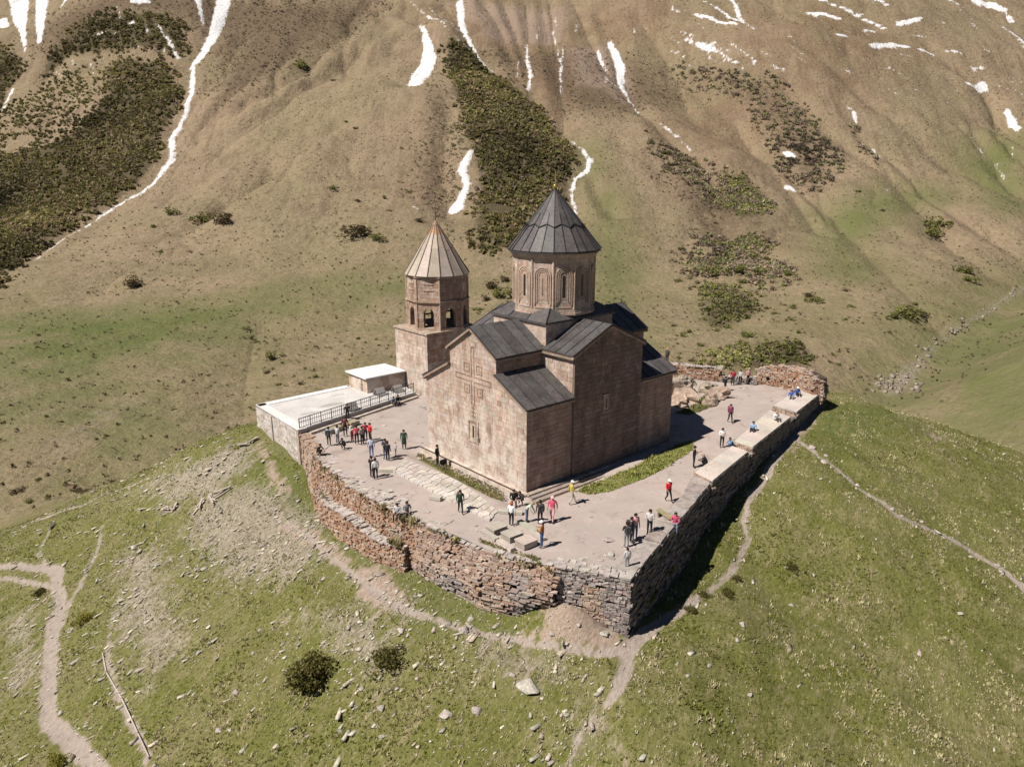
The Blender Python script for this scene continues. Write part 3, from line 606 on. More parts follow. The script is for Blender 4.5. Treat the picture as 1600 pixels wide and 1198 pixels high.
M_stone_bare = tinted('bare_masonry', 0.92, 1.3, 8.0, 0.55, 1.30, 0.5, 0.03, stain=((0.42, 0.33, 0.27), 0.58, 0.78, 0.7), streak=True)
M_dry = tinted('dry_stone', 0.95, 2.2, 11.0, 0.6, 1.3, 0.6, 0.04, stain=((0.42, 0.37, 0.33), 0.6, 0.75, 0.9))
M_mortar = tinted('mortar', 0.95, 2.0, 12.0, 0.7, 1.2, 0.5, 0.03)
M_roof = tinted('roof_sheet', 0.55, 0.9, 5.0, 0.6, 1.35, 0.35, 0.02, metal=0.1, spec=0.35, stain=((0.15, 0.135, 0.125), 0.56, 0.8, 1.3))
M_tower_roof = tinted('weathered_sheet', 0.6, 1.2, 7.0, 0.75, 1.2, 0.25, 0.015, metal=0.1, streak=True)
M_wood = tinted('weathered_wood', 0.85, 2.0, 20.0, 0.7, 1.2, 0.3, 0.01)
M_paint = tinted('painted_iron', 0.5, 2.0, 20.0, 0.8, 1.15, 0.0, metal=0.3)
M_plaster = tinted('roof_screed', 0.85, 0.5, 5.0, 0.78, 1.15, 0.2, 0.01)
M_rock = tinted('rock', 0.93, 1.1, 7.0, 0.55, 1.3, 0.8, 0.08)
M_cloth = tinted('cloth', 0.85, 6.0, 40.0, 0.85, 1.12, 0.1, 0.005)
M_gold = NB('gilded_cross', 0.3, 1.0); M_gold.color((0.85, 0.62, 0.25)); M_gold = M_gold.m
M_bronze = NB('bronze', 0.45, 0.8); M_bronze.color((0.22, 0.2, 0.18)); M_bronze = M_bronze.m
def leaf_mat(name, trans=0.35):
    b = NB(name, 0.75, 0, 0.25)
    t = b.attr('tint', 'Color'); b.color(t)
    tr = b.n('ShaderNodeBsdfTranslucent'); b.l(t, tr.inputs['Color'])
    mx = b.n('ShaderNodeMixShader'); mx.inputs[0].default_value = trans
    out = b.t.nodes['Material Output']; b.l(b.b.outputs[0], mx.inputs[1]); b.l(tr.outputs[0], mx.inputs[2]); b.l(mx.outputs[0], out.inputs['Surface'])
    return b.m
M_leaf = leaf_mat('foliage'); M_grass = leaf_mat('grass_blades', 0.3)
FLAT = {}
def flat(name, c, rough=0.85):
    if name not in FLAT:
        b = NB('cloth_' + name, rough); nz = b.noise(25, 3)
        b.color(b.mix(b.ramp(nz, 0.3, 0.7), tuple(x * 0.8 for x in c), tuple(min(1, x * 1.15) for x in c))); FLAT[name] = b.m
    return FLAT[name]
# ---------------------------------------------------------------- ground material: near hillside and far mountain in one
def ground_material():
    b = NB('ground', 0.95, 0, 0.2)
    A = b.attr
    # far: dry alpine meadow
    cx = b.n('ShaderNodeCombineXYZ'); b.l(A('across'), cx.inputs[0]); b.l(A('along'), cx.inputs[1])
    s1 = b.noise(1.0, 6, 0.68, cx.outputs[0]); s2 = b.noise(4.3, 5, 0.65, cx.outputs[0])
    n5 = b.noise(0.9, 5, 0.7)
    n1 = b.noise(0.011, 6, 0.6); n2 = b.noise(0.05, 6, 0.62); n3 = b.noise(0.32, 5, 0.65); n4 = b.noise(1.6, 4, 0.6)
    c = b.mix(b.ramp(n1, 0.35, 0.65), (0.280, 0.210, 0.140), (0.238, 0.194, 0.116))
    c = b.mix(b.math('MULTIPLY', b.ramp(n2, 0.45, 0.72), 0.65), c, (0.170, 0.120, 0.080))
    c = b.mix(b.math('MULTIPLY', b.ramp(n3, 0.52, 0.8), 0.7), c, (0.36, 0.285, 0.19))
    c = b.mix(b.math('MULTIPLY', b.ramp(n3, 0.50, 0.25), 0.75), c, (0.115, 0.090, 0.050))
    steep = A('steep')
    c = b.mix(b.math('MULTIPLY', b.math('MULTIPLY', b.ramp(s1, 0.50, 0.72), steep), 0.75), c, (0.135, 0.092, 0.062))
    c = b.mix(b.math('MULTIPLY', b.math('MULTIPLY', b.ramp(s2, 0.54, 0.72), steep), 0.6), c, (0.33, 0.255, 0.19))
    c = b.mix(b.math('MULTIPLY', b.ramp(n5, 0.55, 0.68), 0.75), c, (0.105, 0.076, 0.044))
    c = b.mix(b.math('MULTIPLY', b.ramp(n5, 0.47, 0.32), 0.6), c, (0.38, 0.305, 0.205))
    c = b.mix(b.math('MULTIPLY', b.math('SUBTRACT', 1.0, steep), b.math('MULTIPLY', b.ramp(n2, 0.38, 0.62), 0.5)), c, (0.185, 0.178, 0.082))
    g = b.math('MULTIPLY', A('green'), b.ramp(b.math('ADD', n2, b.math('MULTIPLY', n3, 0.5)), 0.38, 0.8))
    c = b.mix(g, c, (0.122, 0.138, 0.048))
    mo = b.math('MULTIPLY', A('moor'), b.ramp(b.math('ADD', n2, b.math('MULTIPLY', s1, 0.6)), 0.5, 0.95))
    c = b.mix(b.math('MULTIPLY', mo, 0.6), c, (0.185, 0.118, 0.072))
    sc = b.ramp(b.math('ADD', b.math('MULTIPLY', A('scrub'), 0.55), b.math('MULTIPLY', n3, 0.9)), 0.72, 1.0)
    c = b.mix(b.math('MULTIPLY', sc, 0.75), c, (0.105, 0.072, 0.048))
    fr = b.ramp(b.math('ADD', A('forest'), b.math('MULTIPLY', b.math('SUBTRACT', n3, 0.5), 1.2)), 0.55, 0.95)
    c = b.mix(fr, c, (0.095, 0.075, 0.042))
    ba = b.ramp(b.math('ADD', A('bare'), b.math('MULTIPLY', b.math('SUBTRACT', n3, 0.5), 1.2)), 0.3, 0.9)
    c = b.mix(b.math('MULTIPLY', ba, 0.7), c, (0.30, 0.225, 0.18))
    ru = b.ramp(b.math('ADD', A('ruts'), b.math('MULTIPLY', b.math('SUBTRACT', n3, 0.5), 1.0)), 0.45, 0.8)
    c = b.mix(b.math('MULTIPLY', ru, 0.8), c, (0.10, 0.075, 0.05))
    st = b.ramp(b.math('ADD', A('stream'), b.math('MULTIPLY', b.math('SUBTRACT', n4, 0.5), 1.4)), 0.45, 0.75)
    c = b.mix(b.math('MULTIPLY', st, 0.85), c, (0.30, 0.255, 0.215))
    sn = b.ramp(b.math('ADD', A('snow'), b.math('MULTIPLY', b.math('SUBTRACT', b.math('ADD', b.math('MULTIPLY', b.noise(0.16, 6, 0.72), 0.6), b.math('MULTIPLY', s2, 0.4)), 0.5), 2.0)), 0.46, 0.62)
    c = b.mix(sn, c, b.mix(b.ramp(b.math('ADD', A('snow'), b.math('MULTIPLY', n5, 0.5)), 0.62, 0.95), (0.46, 0.42, 0.39), b.mix(b.ramp(n5, 0.35, 0.65), (0.62, 0.62, 0.63), (0.80, 0.80, 0.815))))
    # near: grassy hill with stones, paths, bare earth
    gr = b.mapped((2.6, 0.8, 1.0), math.radians(19))               # the rock strata give the slope its grain
    m1 = b.noise(0.22, 6, 0.62); m2 = b.noise(1.3, 5, 0.68, gr); m3 = b.noise(6.0, 4, 0.68, gr); m4 = b.noise(28.0, 3, 0.6)
    h = b.mix(b.ramp(m1, 0.35, 0.65), (0.125, 0.130, 0.032), (0.165, 0.155, 0.062))
    h = b.mix(b.math('MULTIPLY', b.ramp(m2, 0.50, 0.72), 0.7), h, (0.275, 0.225, 0.135))
    h = b.mix(b.math('MULTIPLY', b.ramp(m3, 0.50, 0.30), 0.85), h, (0.055, 0.058, 0.014))
    h = b.mix(b.math('MULTIPLY', b.ramp(m3, 0.56, 0.72), 0.7), h, (0.38, 0.335, 0.21))
    h = b.mix(b.math('MULTIPLY', A('lush'), b.ramp(m2, 0.35, 0.6)), h, (0.095, 0.118, 0.032))
    sr = b.ramp(b.math('ADD', A('scree'), b.math('MULTIPLY', b.math('SUBTRACT', m2, 0.5), 1.6)), 0.4, 1.0)
    h = b.mix(b.math('MULTIPLY', sr, 0.8), h, b.mix(b.ramp(m3, 0.4, 0.65), (0.23, 0.19, 0.15), (0.42, 0.37, 0.32)))
    di = b.ramp(b.math('ADD', A('dirt'), b.math('MULTIPLY', b.math('SUBTRACT', m2, 0.5), 2.0)), 0.42, 0.8)
    h = b.mix(b.math('MULTIPLY', di, 0.85), h, b.mix(b.ramp(m3, 0.35, 0.7), (0.29, 0.215, 0.175), (0.43, 0.335, 0.28)))
    pa = b.ramp(b.math('ADD', A('path'), b.math('MULTIPLY', b.math('SUBTRACT', m2, 0.5), 0.9)), 0.42, 0.66)
    h = b.mix(b.math('MULTIPLY', pa, 0.95), h, b.mix(b.ramp(m3, 0.35, 0.7), (0.28, 0.23, 0.20), (0.39, 0.33, 0.29)))
    b.color(b.mix(b.ramp(A('nearhill'), 0.15, 0.85), c, h))
    hgt = b.math('ADD', b.math('MULTIPLY', b.math('ADD', n3, b.math('MULTIPLY', n5, 0.35)), b.math('MULTIPLY', b.math('SUBTRACT', 1.0, A('nearhill')), 20.0)), b.math('ADD', b.math('MULTIPLY', m3, 0.7), m2))
    b.bump(hgt, 0.7, 0.12)
    return b.m
M_ground = ground_material()

def masks(x, y):
    """mask values (0..1, one half on the outline) from the plan tables"""
    out = {}
    def fill(name, shapes, fn, soft):
        r = np.zeros(x.shape)
        for s in shapes:
            if len(s) < 2: continue
            xs = [p[0] for p in s]; ys = [p[1] for p in s]; pad = soft * 1.5 + (max(p[2] for p in s) if len(s[0]) > 2 else 0)
            sel = np.where((x > min(xs) - pad) & (x < max(xs) + pad) & (y > min(ys) - pad) & (y < max(ys) + pad))[0]
            if len(sel): r[sel] = np.maximum(r[sel], np.clip(0.5 - fn(x[sel], y[sel], s) / (2 * soft), 0, 1))
        out[name] = r
    fill('snow', SNOW, line_dist, 3.2); fill('forest', FOREST, poly_dist, 8.0); fill('scrub', SCRUB, poly_dist, 30.0)
    fill('green', GREEN, poly_dist, 22.0); fill('bare', BARE, poly_dist, 14.0); fill('stream', STREAM, line_dist, 6.0); fill('moor', MOOR, poly_dist, 28.0); fill('ruts', RUTS, line_dist, 2.5)
    fill('path', PATHS, line_dist, 0.5); fill('dirt', DIRT, poly_dist, 0.9); fill('scree', SCREE, poly_dist, 2.5); fill('lush', LUSH, poly_dist, 2.0)
    a = z_hill(x, y); bb = z_mountain(x, y)
    u, w = uw(x, y); lat = w / (np.maximum(u, 60) + 40)
    sk = w - 0.35 * (lat + 0.12) * np.maximum(u - 250, 0)
    out['across'] = sk / 7.0; out['along'] = u / 60.0; out['steep'] = sstep(240, 420, u)
    out['nearhill'] = np.clip(0.5 + 0.5 * (a - bb) / 5.0, 0, 1)
    return out
def carve(x, y, m):
    """gullies cut along the runnels and under the snow lines"""
    r = np.zeros(x.shape)
    for s in RUTS + SNOW[:1] + SNOW[11:12] + SNOW[14:15] + SNOW[17:21]:
        if len(s) < 2: continue
        xs = [p[0] for p in s]; ys = [p[1] for p in s]
        sel = np.where((x > min(xs) - 30) & (x < max(xs) + 30) & (y > min(ys) - 30) & (y < max(ys) + 30))[0]
        if len(sel): r[sel] = np.maximum(r[sel], np.exp(-(np.maximum(line_dist(x[sel], y[sel], s), 0) / 7.5) ** 1.3))
    return -4.2 * r * (0.25 + 0.75 * m['steep'])
def z_far(x, y, m=None):
    return z_ground(x, y) + carve(x, y, m or {'steep': sstep(240, 420, uw(x, y)[0])})
def grid_faces(nx, ny):
    i = np.arange(nx * ny).reshape(nx, ny)
    return np.stack([i[:-1, :-1], i[1:, :-1], i[1:, 1:], i[:-1, 1:]], -1).reshape(-1, 4)
def emit_ground(name, V, Fq, attrs, label=None, cat=None, kind='structure'):
    used = np.unique(Fq); remap = np.full(len(V), -1, np.int64); remap[used] = np.arange(len(used))
    me = fast_mesh(name, V[used], remap[Fq], M_ground, {k: v[used] for k, v in attrs.items()}, smooth=True)
    o = link(name, me); return tag(o, label, cat, kind=kind)
# near hillside patch
HX0, HX1, HY0, HY1 = -48.0, 82.0, -44.0, 100.0
gx = np.linspace(HX0, HX1, 380); gy = np.linspace(HY0, HY1, 420)
X, Y = np.meshgrid(gx, gy, indexing='ij'); X = X.ravel(); Y = Y.ravel()
at = masks(X, Y); Z = z_ground(X, Y)
Z = Z - 0.10 * sstep(0.45, 0.8, at['path'])
inside = poly_dist(X, Y, TERRACE) < -0.8
Z = np.where(inside, np.minimum(Z, -0.6), Z)
V = np.stack([X, Y, Z], -1); Fq = grid_faces(380, 420)
HG = Z.reshape(380, 420).copy(); HAT = {k: v.reshape(380, 420) for k, v in at.items()}
pm = (at['path'][Fq].mean(1) > 0.5) & (at['nearhill'][Fq].mean(1) > 0.5)
emit_ground('hill', V, Fq[~pm], at); emit_ground('footpath', V, Fq[pm], at)
# mountain and valley beyond
NU, NW = 560, 640
uu = 52 * (1300 / 52) ** np.linspace(0, 1, NU); tt = np.linspace(-1, 1, NW)
Ug = np.repeat(uu, NW); Wg = np.tile(tt, NU) * (Ug * 0.86 + 60)
X = CAM[0] + Ug * math.cos(YAW) + Wg * math.sin(YAW); Y = CAM[1] + Ug * math.sin(YAW) - Wg * math.cos(YAW)
at = masks(X, Y); Z = z_ground(X, Y)
Z = Z + carve(X, Y, at) + 0.5 * sstep(0.5, 0.8, at['snow']) - 0.8 * sstep(0.4, 0.8, at['ruts'])
mar = np.minimum(np.minimum(X - HX0, HX1 - X), np.minimum(Y - HY0, HY1 - Y))
Z = Z - 0.5 * sstep(-0.5, 1.0, mar)
V = np.stack([X, Y, Z], -1); Fq = grid_faces(NU, NW)
Fq = Fq[~(mar[Fq].min(1) > 2.0)]
sm = at['snow'][Fq].mean(1) > 0.5; tm = (at['stream'][Fq].mean(1) > 0.5) & ~sm
emit_ground('mountain', V, Fq[~sm & ~tm], at); emit_ground('snow', V, Fq[sm], at); emit_ground('stream_bed', V, Fq[tm], at)
# the rest of the country round about, out to the horizon
bx = np.linspace(-3000, 3000, 130)
X, Y = np.meshgrid(bx, bx, indexing='ij'); X = X.ravel(); Y = Y.ravel(); at = masks(X, Y)
u_, w_ = uw(X, Y)
Z = np.where(u_ > 40, np.minimum(z_mountain(X, Y), 400) - 25, -75 - 30 * fbm(X / 400, Y / 400, 3, 3))
emit_ground('valley', np.stack([X, Y, Z], -1), grid_faces(130, 130), at)
def hsample(G, x, y):
    """value of a near-hill grid at plan points (bilinear)"""
    fx = np.clip((np.asarray(x, float) - HX0) / (HX1 - HX0) * 379, 0, 378.999); fy = np.clip((np.asarray(y, float) - HY0) / (HY1 - HY0) * 419, 0, 418.999)
    i = fx.astype(int); j = fy.astype(int); a = fx - i; b = fy - j
    return G[i, j] * (1 - a) * (1 - b) + G[i + 1, j] * a * (1 - b) + G[i, j + 1] * (1 - a) * b + G[i + 1, j + 1] * a * b
def gz(x, y):
    if HX0 < x < HX1 and HY0 < y < HY1: return float(hsample(HG, x, y))
    return float(z_ground(np.array([float(x)]), np.array([float(y)]))[0])
# ---------------------------------------------------------------- church
def jit(c, a=0.12):
    k = 1 + rng.uniform(-a, a); return tuple(max(0.01, x * k * (1 + rng.uniform(-0.035, 0.035))) for x in c)
CHURCH_TONES = [((.475, .362, .298), 6), ((.455, .340, .278), 5), ((.455, .370, .315), 3), ((.40, .29, .23), 2), ((.50, .40, .335), 3), ((.36, .25, .20), 1)]
SOUTH_SHADE_TONES = [((.345, .245, .198), 5), ((.320, .225, .180), 4), ((.370, .275, .225), 3), ((.285, .195, .155), 2)]  # church stone with the south side's shade darkened into its colour
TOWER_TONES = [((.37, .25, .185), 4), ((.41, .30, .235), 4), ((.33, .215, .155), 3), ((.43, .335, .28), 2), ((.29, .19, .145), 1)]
def tone(ts):
    r = rng.uniform(0, sum(w for _, w in ts))
    for c, w in ts:
        r -= w
        if r <= 0: break
    return jit(c, .06)
def ashlar(bag, convex, put, tones, course=0.36, lmin=0.35, lmax=0.75, holes=(), keyscale=1.0):
    """facing blocks over one convex wall face; put(a, b, t): t outwards"""
    a0 = min(p[0] for p in convex); a1 = max(p[0] for p in convex); b0 = min(p[1] for p in convex); b1 = max(p[1] for p in convex)
    b = b0
    while b < b1 - 0.02:
        h = min(course * rng.uniform(0.82, 1.2), b1 - b)
        if b1 - (b + h) < 0.15: h = b1 - b
        a = a0 - rng.uniform(0, 0.5)
        while a < a1:
            ln = rng.uniform(lmin, lmax); g = 0.008
            cell = [(a + g, b + g), (a + ln - g, b + g), (a + ln - g, b + h - g), (a + g, b + h - g)]
            cl = clip_poly(cell, convex)
            if len(cl) >= 3 and parea(cl) > 0.01:
                cx = sum(p[0] for p in cl) / len(cl); cy = sum(p[1] for p in cl) / len(cl)
                if not any(x0 < cx < x1 and y0 < cy < y1 for x0, x1, y0, y1 in holes):
                    v, f = prism(cl, put, -0.03, rng.uniform(0.0, 0.018))
                    bag.add(v, f, tone(tones), parea(cl) * keyscale)
            a += ln
        b += h
church = thing('church', (XC, YM, 0), 'large reddish stone church with dark sheet roofs and conical dome on the terrace', 'church')
walls = None
def put_w(x0): return lambda a, b, t: (x0 - t, a, b)          # west faces: a = y (run reversed below)
def put_s(y0): return lambda a, b, t: (a, y0 - t, b)          # south faces: a = x
def put_e(x0): return lambda a, b, t: (x0 + t, a, b)
def put_n(y0): return lambda a, b, t: (a, y0 + t, b)
I = 0.03; TP = 0.16
nave = [(I, -0.5), (B - I, -0.5), (B - I, H1), (YM + HA - I, H2), (YM + HA - I, H3), (YM, H4), (YM - HA + I, H3), (YM - HA + I, H2), (I, H1)]
v, f = prism(nave, lambda a, b, t: (t, a, b), I, L - I); core_n = mk('nave_wall', v, f, M_mortar, church, (.22, .165, .13))
tra = [(X1 + I, -0.45), (X2 - I, -0.45), (X2 - I, H3), (XC, H4 - .01), (X1 + I, H3)]
v, f = prism(tra, lambda a, b, t: (a, t, b), I - TP, B - I + TP); core_t = mk('transept_wall', v, f, M_mortar, church, (.22, .165, .13))
core_b = box('crossing_base', X1 + .12, X2 - .12, 3.12, B - 3.12, 9.0, 11.5, M_mortar, church, (.36, .28, .23))
S_A, N_A = YM - HA, YM + HA
bag = Bag()
ashlar(bag, [(0, .0), (S_A, .0), (S_A, H2 - .05), (0, H1 - .05)], put_w(0), CHURCH_TONES, keyscale=1.3)
ashlar(bag, [(S_A, .0), (N_A, .0), (N_A, H3), (YM, H4), (S_A, H3)], put_w(0), CHURCH_TONES, holes=[(5.6, 6.85, 2.2, 4.0)], keyscale=1.2)
ashlar(bag, [(N_A, .0), (B, .0), (B, H1 - .05), (N_A, H2 - .05)], put_w(0), CHURCH_TONES)
bag.emit('block', M_stone, core_n, 300)
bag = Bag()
ashlar(bag, [(0, 0), (X1, 0), (X1, H1 - .02), (0, H1 - .02)], put_s(0), SOUTH_SHADE_TONES)
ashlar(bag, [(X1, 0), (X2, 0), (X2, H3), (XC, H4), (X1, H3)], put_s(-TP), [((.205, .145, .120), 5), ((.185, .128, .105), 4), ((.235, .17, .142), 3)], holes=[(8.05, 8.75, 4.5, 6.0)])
ashlar(bag, [(X2, 0), (L, 0), (L, H1 - .02), (X2, H1 - .02)], put_s(0), SOUTH_SHADE_TONES)
ashlar(bag, [(0, H2 - .3), (X1 + .1, H2 - .3), (X1 + .1, H3), (0, H3)], put_s(S_A), SOUTH_SHADE_TONES)
ashlar(bag, [(X2 - .1, H2 - .3), (L, H2 - .3), (L, H3), (X2 - .1, H3)], put_s(S_A), SOUTH_SHADE_TONES)
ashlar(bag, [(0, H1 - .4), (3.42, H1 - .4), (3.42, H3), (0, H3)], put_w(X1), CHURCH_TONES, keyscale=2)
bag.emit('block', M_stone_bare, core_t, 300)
bag = Bag()
ashlar(bag, [(3.12, 9.3), (B - 3.12, 9.3), (B - 3.12, 11.5), (3.12, 11.5)], put_w(X1 + .12), CHURCH_TONES)
ashlar(bag, [(X1 + .12, 9.3), (X2 - .12, 9.3), (X2 - .12, 11.5), (X1 + .12, 11.5)], put_s(3.12), CHURCH_TONES)
bag.emit('block', M_stone, core_b, 300)
# carved cross, squares and window on the west front
LT = (.46, .35, .27)
relief = mk('carved_cross', [], [], M_stone, church)
def bar(y0, y1, z0, z1, parent, name='moulding', t=.05, tint=None):
    return box(name, -t, -.001, y0, y1, z0, z1, M_stone, parent, tint or jit(LT))
CY, CZ = 6.22, 7.42
def reme(o, parts):
    V, Fs = [], []
    for p in parts:
        b_ = len(V); V += p; Fs += [tuple(i + b_ for i in q) for q in BOXF]
    o.data = mesh_of(o.name, V, Fs, M_stone_bare, (.37, .265, .205))  # darker tint paints in the recess shadows of the carving
def xbar(y0, y1, z0, z1, t=.05): return box_v(-t, .0, y0, y1, z0, z1)
P_ = []
for dy in (-.17, .17): P_ += [xbar(CY + dy - .035, CY + dy + .035, CZ + .26, 9.95), xbar(CY + dy - .035, CY + dy + .035, 5.35, CZ - .26)]
for dz in (-.2, .2): P_ += [xbar(4.0, CY - .13, CZ + dz - .035, CZ + dz + .035), xbar(CY + .13, 8.4, CZ + dz - .035, CZ + dz + .035)]
P_ += [xbar(3.98, 4.08, CZ - .15, CZ + .15), xbar(8.34, 8.44, CZ - .15, CZ + .15), xbar(CY - .12, CY + .12, 9.9, 10.02)]
for k in range(3): P_.append(xbar(CY - .22, CY + .22, 4.35 + k * .33, 4.43 + k * .33))
P_.append(xbar(CY - .05, CY + .05, 4.25, 5.3))
reme(relief, P_)
for (y, z) in ((6.98, 8.28), (5.42, 8.28), (6.96, 6.54), (5.36, 6.5)):
    q = mk('carved_square', [], [], M_stone, church)
    reme(q, [xbar(y - .36, y + .36, z + .26, z + .36), xbar(y - .36, y + .36, z - .36, z - .26), xbar(y - .36, y - .26, z - .25, z + .25), xbar(y + .26, y + .36, z - .25, z + .25), xbar(y - .1, y + .1, z - .1, z + .1, .03)])
def slit_window(parent, put, a0, a1, b0, b1, t=.07, fw=.16):
    w = mk('window', *prism([(a0 + fw, b0 + fw), (a1 - fw, b0 + fw), (a1 - fw, b1 - fw), (a0 + fw, b1 - fw)], put, -.028, .012), M_stone, parent, (.36, .28, .22))
    for nm, r in (('frame', (a0, a1, b1 - fw, b1)), ('frame', (a0, a1, b0, b0 + fw)), ('frame', (a0, a0 + fw, b0 + fw + .002, b1 - fw - .002)), ('frame', (a1 - fw, a1, b0 + fw + .002, b1 - fw - .002))):
        mk(nm, *prism([(r[0], r[2]), (r[1], r[2]), (r[1], r[3]), (r[0], r[3])], put, -.02, t), M_stone, w, jit((.27, .18, .14)))
    c = (a0 + a1) / 2; cz = (b0 + b1) / 2; hh = (b1 - b0) * .27
    mk('inner_frame', *prism([(c - .24, cz - hh - .14), (c + .24, cz - hh - .14), (c + .24, cz + hh + .14), (c - .24, cz + hh + .14)], put, -.02, .04), M_stone, w, jit(LT))
    mk('pane', *prism([(c - .1, cz - hh), (c + .1, cz - hh), (c + .1, cz + hh), (c - .1, cz + hh)], put, -.02, .048), M_dark, w, (.02, .018, .018))
M_dark = tinted('window_glass', 0.25, 3, 9, 0.8, 1.2, 0, spec=0.5)
slit_window(church, put_w(0), 5.55, 6.88, 2.2, 4.02)
slit_window(church, put_s(-TP), 7.95, 8.75, 4.5, 6.0, fw=.12)
# roofs: sheets with standing seams
ROOF_T = (.098, .090, .090)
def roof_plane(parent, name, e0, e1, r1, r0, n, thick=.06):
    """eave e0-e1, ridge r0-r1; panels and seams as pieces"""
    e0, e1, r1, r0 = [np.asarray(p, float) for p in (e0, e1, r1, r0)]
    nrm = np.cross(e1 - e0, r0 - e0); nrm /= np.linalg.norm(nrm)
    if nrm[2] < 0: nrm = -nrm
    base = mk(name, *slab4(e0, e1, r1, r0, nrm, -.16, -.01), M_wood, parent, (.16, .12, .10))
    for i in range(n):
        a, b_ = i / n + .0015, (i + 1) / n - .0015
        up = nrm * rng.uniform(0, .022)
        mk('panel', *slab4(e0 + (e1 - e0) * a + up, e0 + (e1 - e0) * b_ + up, r0 + (r1 - r0) * b_ + up, r0 + (r1 - r0) * a + up, nrm, 0, .045), M_roof, base, jit(ROOF_T, .24))
    for i in range(n + 1):
        a = i / n; p, q = e0 + (e1 - e0) * a, r0 + (r1 - r0) * a
        mk('seam', beam_v(p + nrm * .05, q + nrm * .05, .05, .09, nrm), BOXF, M_roof, base, jit((.05, .047, .05)))
    mk('cornice', beam_v(e0 - nrm * .16 + np.array([0, 0, -.06]), e1 - nrm * .16 + np.array([0, 0, -.06]), 20 * .011, .14), BOXF, M_stone_bare, base, jit((.33, .245, .195)))
    return base
def slab4(a, b_, c, d, nrm, t0, t1):
    v = [p + nrm * t0 for p in (a, b_, c, d)] + [p + nrm * t1 for p in (a, b_, c, d)]
    return v, BOXF
ov = .26; sl = (H4 - H3) / HA; slT = (H4 - H3) / (XC - X1); RZ = .16
for s, n in ((-1, 5), (1, 5)):
    ya, yr = YM + s * (HA + ov), YM
    ze, zr = H3 - sl * ov + RZ, H4 + RZ
    roof_plane(church, 'nave_roof', (-ov, ya, ze), (X1 + .3, ya, ze), (X1 + .3, yr, zr), (-ov, yr, zr), n)
    roof_plane(church, 'nave_roof', (X2 - .3, ya, ze), (L + ov, ya, ze), (L + ov, yr, zr), (X2 - .3, yr, zr), n)
    xa = XC + s * (XC - X1 + ov); zt = H3 - slT * ov + RZ
    roof_plane(church, 'transept_roof', (xa, -ov, zt), (xa, 3.4, zt), (XC, 3.4, zr), (XC, -ov, zr), 4)
    roof_plane(church, 'transept_roof', (xa, B - 3.4, zt), (xa, B + ov, zt), (XC, B + ov, zr), (XC, B - 3.4, zr), 4)
slA = (H2 - H1) / S_A
for (xa, xb) in ((-ov, X1 - .01), (X2 + .01, L + ov)):
    roof_plane(church, 'aisle_roof', (xa, -ov, H1 - slA * ov + RZ), (xb, -ov, H1 - slA * ov + RZ), (xb, S_A - .02, H2 + RZ), (xa, S_A - .02, H2 + RZ), 5)
    roof_plane(church, 'aisle_roof', (xa, B + ov, H1 - slA * ov + RZ), (xb, B + ov, H1 - slA * ov + RZ), (xb, N_A + .02, H2 + RZ), (xa, N_A + .02, H2 + RZ), 5)
# gable copings on the west and south fronts
def coping(p, q, nm='coping'): mk(nm, beam_v(p, q, .30, .12), BOXF, M_stone_bare, church, jit((.36, .27, .215)))
coping((-.12, S_A - ov, H3 - sl * ov - .04), (-.12, YM, H4 - .02)); coping((-.12, N_A + ov, H3 - sl * ov - .04), (-.12, YM, H4 - .02))
coping((-.12, -ov, H1 - slA * ov - .03), (-.12, S_A - .05, H2 - .04)); coping((-.12, B + ov, H1 - slA * ov - .03), (-.12, N_A + .05, H2 - .04))
coping((X1 - ov, -.12, H3 - slT * ov - .04), (XC, -.12, H4 - .02)); coping((X2 + ov, -.12, H3 - slT * ov - .04), (XC, -.12, H4 - .02))
# skirt roof over the crossing, between its square and the drum
def ring(n, r, z, a0, c): return [(c[0] + r * math.cos(a0 + 2 * math.pi * i / n), c[1] + r * math.sin(a0 + 2 * math.pi * i / n), z) for i in range(n)]
DC = (XC, YM); A12 = math.radians(15)
bx0, bx1, by0, by1 = X1 - .06, X2 + .06, 2.95, B - 2.95
corn = [(bx0, by0), (bx1, by0), (bx1, by1), (bx0, by1)]
dq = ring(12, 3.34, 12.28, A12, DC)
skirt = mk('skirt_roof', box_v(bx0, bx1, by0, by1, 11.5, 11.62), BOXF, M_roof, church, ROOF_T)
topq = [(XC - 2.6, YM - 2.3), (XC + 2.6, YM - 2.3), (XC + 2.6, YM + 2.3), (XC - 2.6, YM + 2.3)]
for i in range(4):
    j = (i + 1) % 4
    for k in range(3):
        t0, t1 = k / 3 + .002, (k + 1) / 3 - .002
        lp = lambda p, q, t: (p[0] + (q[0] - p[0]) * t, p[1] + (q[1] - p[1]) * t)
        a, b_ = lp(corn[i], corn[j], t0), lp(corn[i], corn[j], t1); c, d = lp(topq[i], topq[j], t1), lp(topq[i], topq[j], t0)
        vs = [(*a, 11.63), (*b_, 11.63), (*c, 12.5), (*d, 12.5)]
        mk('panel', [np.array(p) for p in vs] + [np.array(p) + np.array([0, 0, .04]) for p in vs], BOXF, M_roof, skirt, jit(ROOF_T, .16))
        if k: mk('seam', beam_v((*a, 11.69), (*d, 12.56), .05, .08), BOXF, M_roof, skirt, (.05, .047, .05))
    mk('seam', beam_v((*corn[i], 11.68), (*topq[i], 12.56), .06, .1), BOXF, M_roof, skirt, (.05, .047, .05))
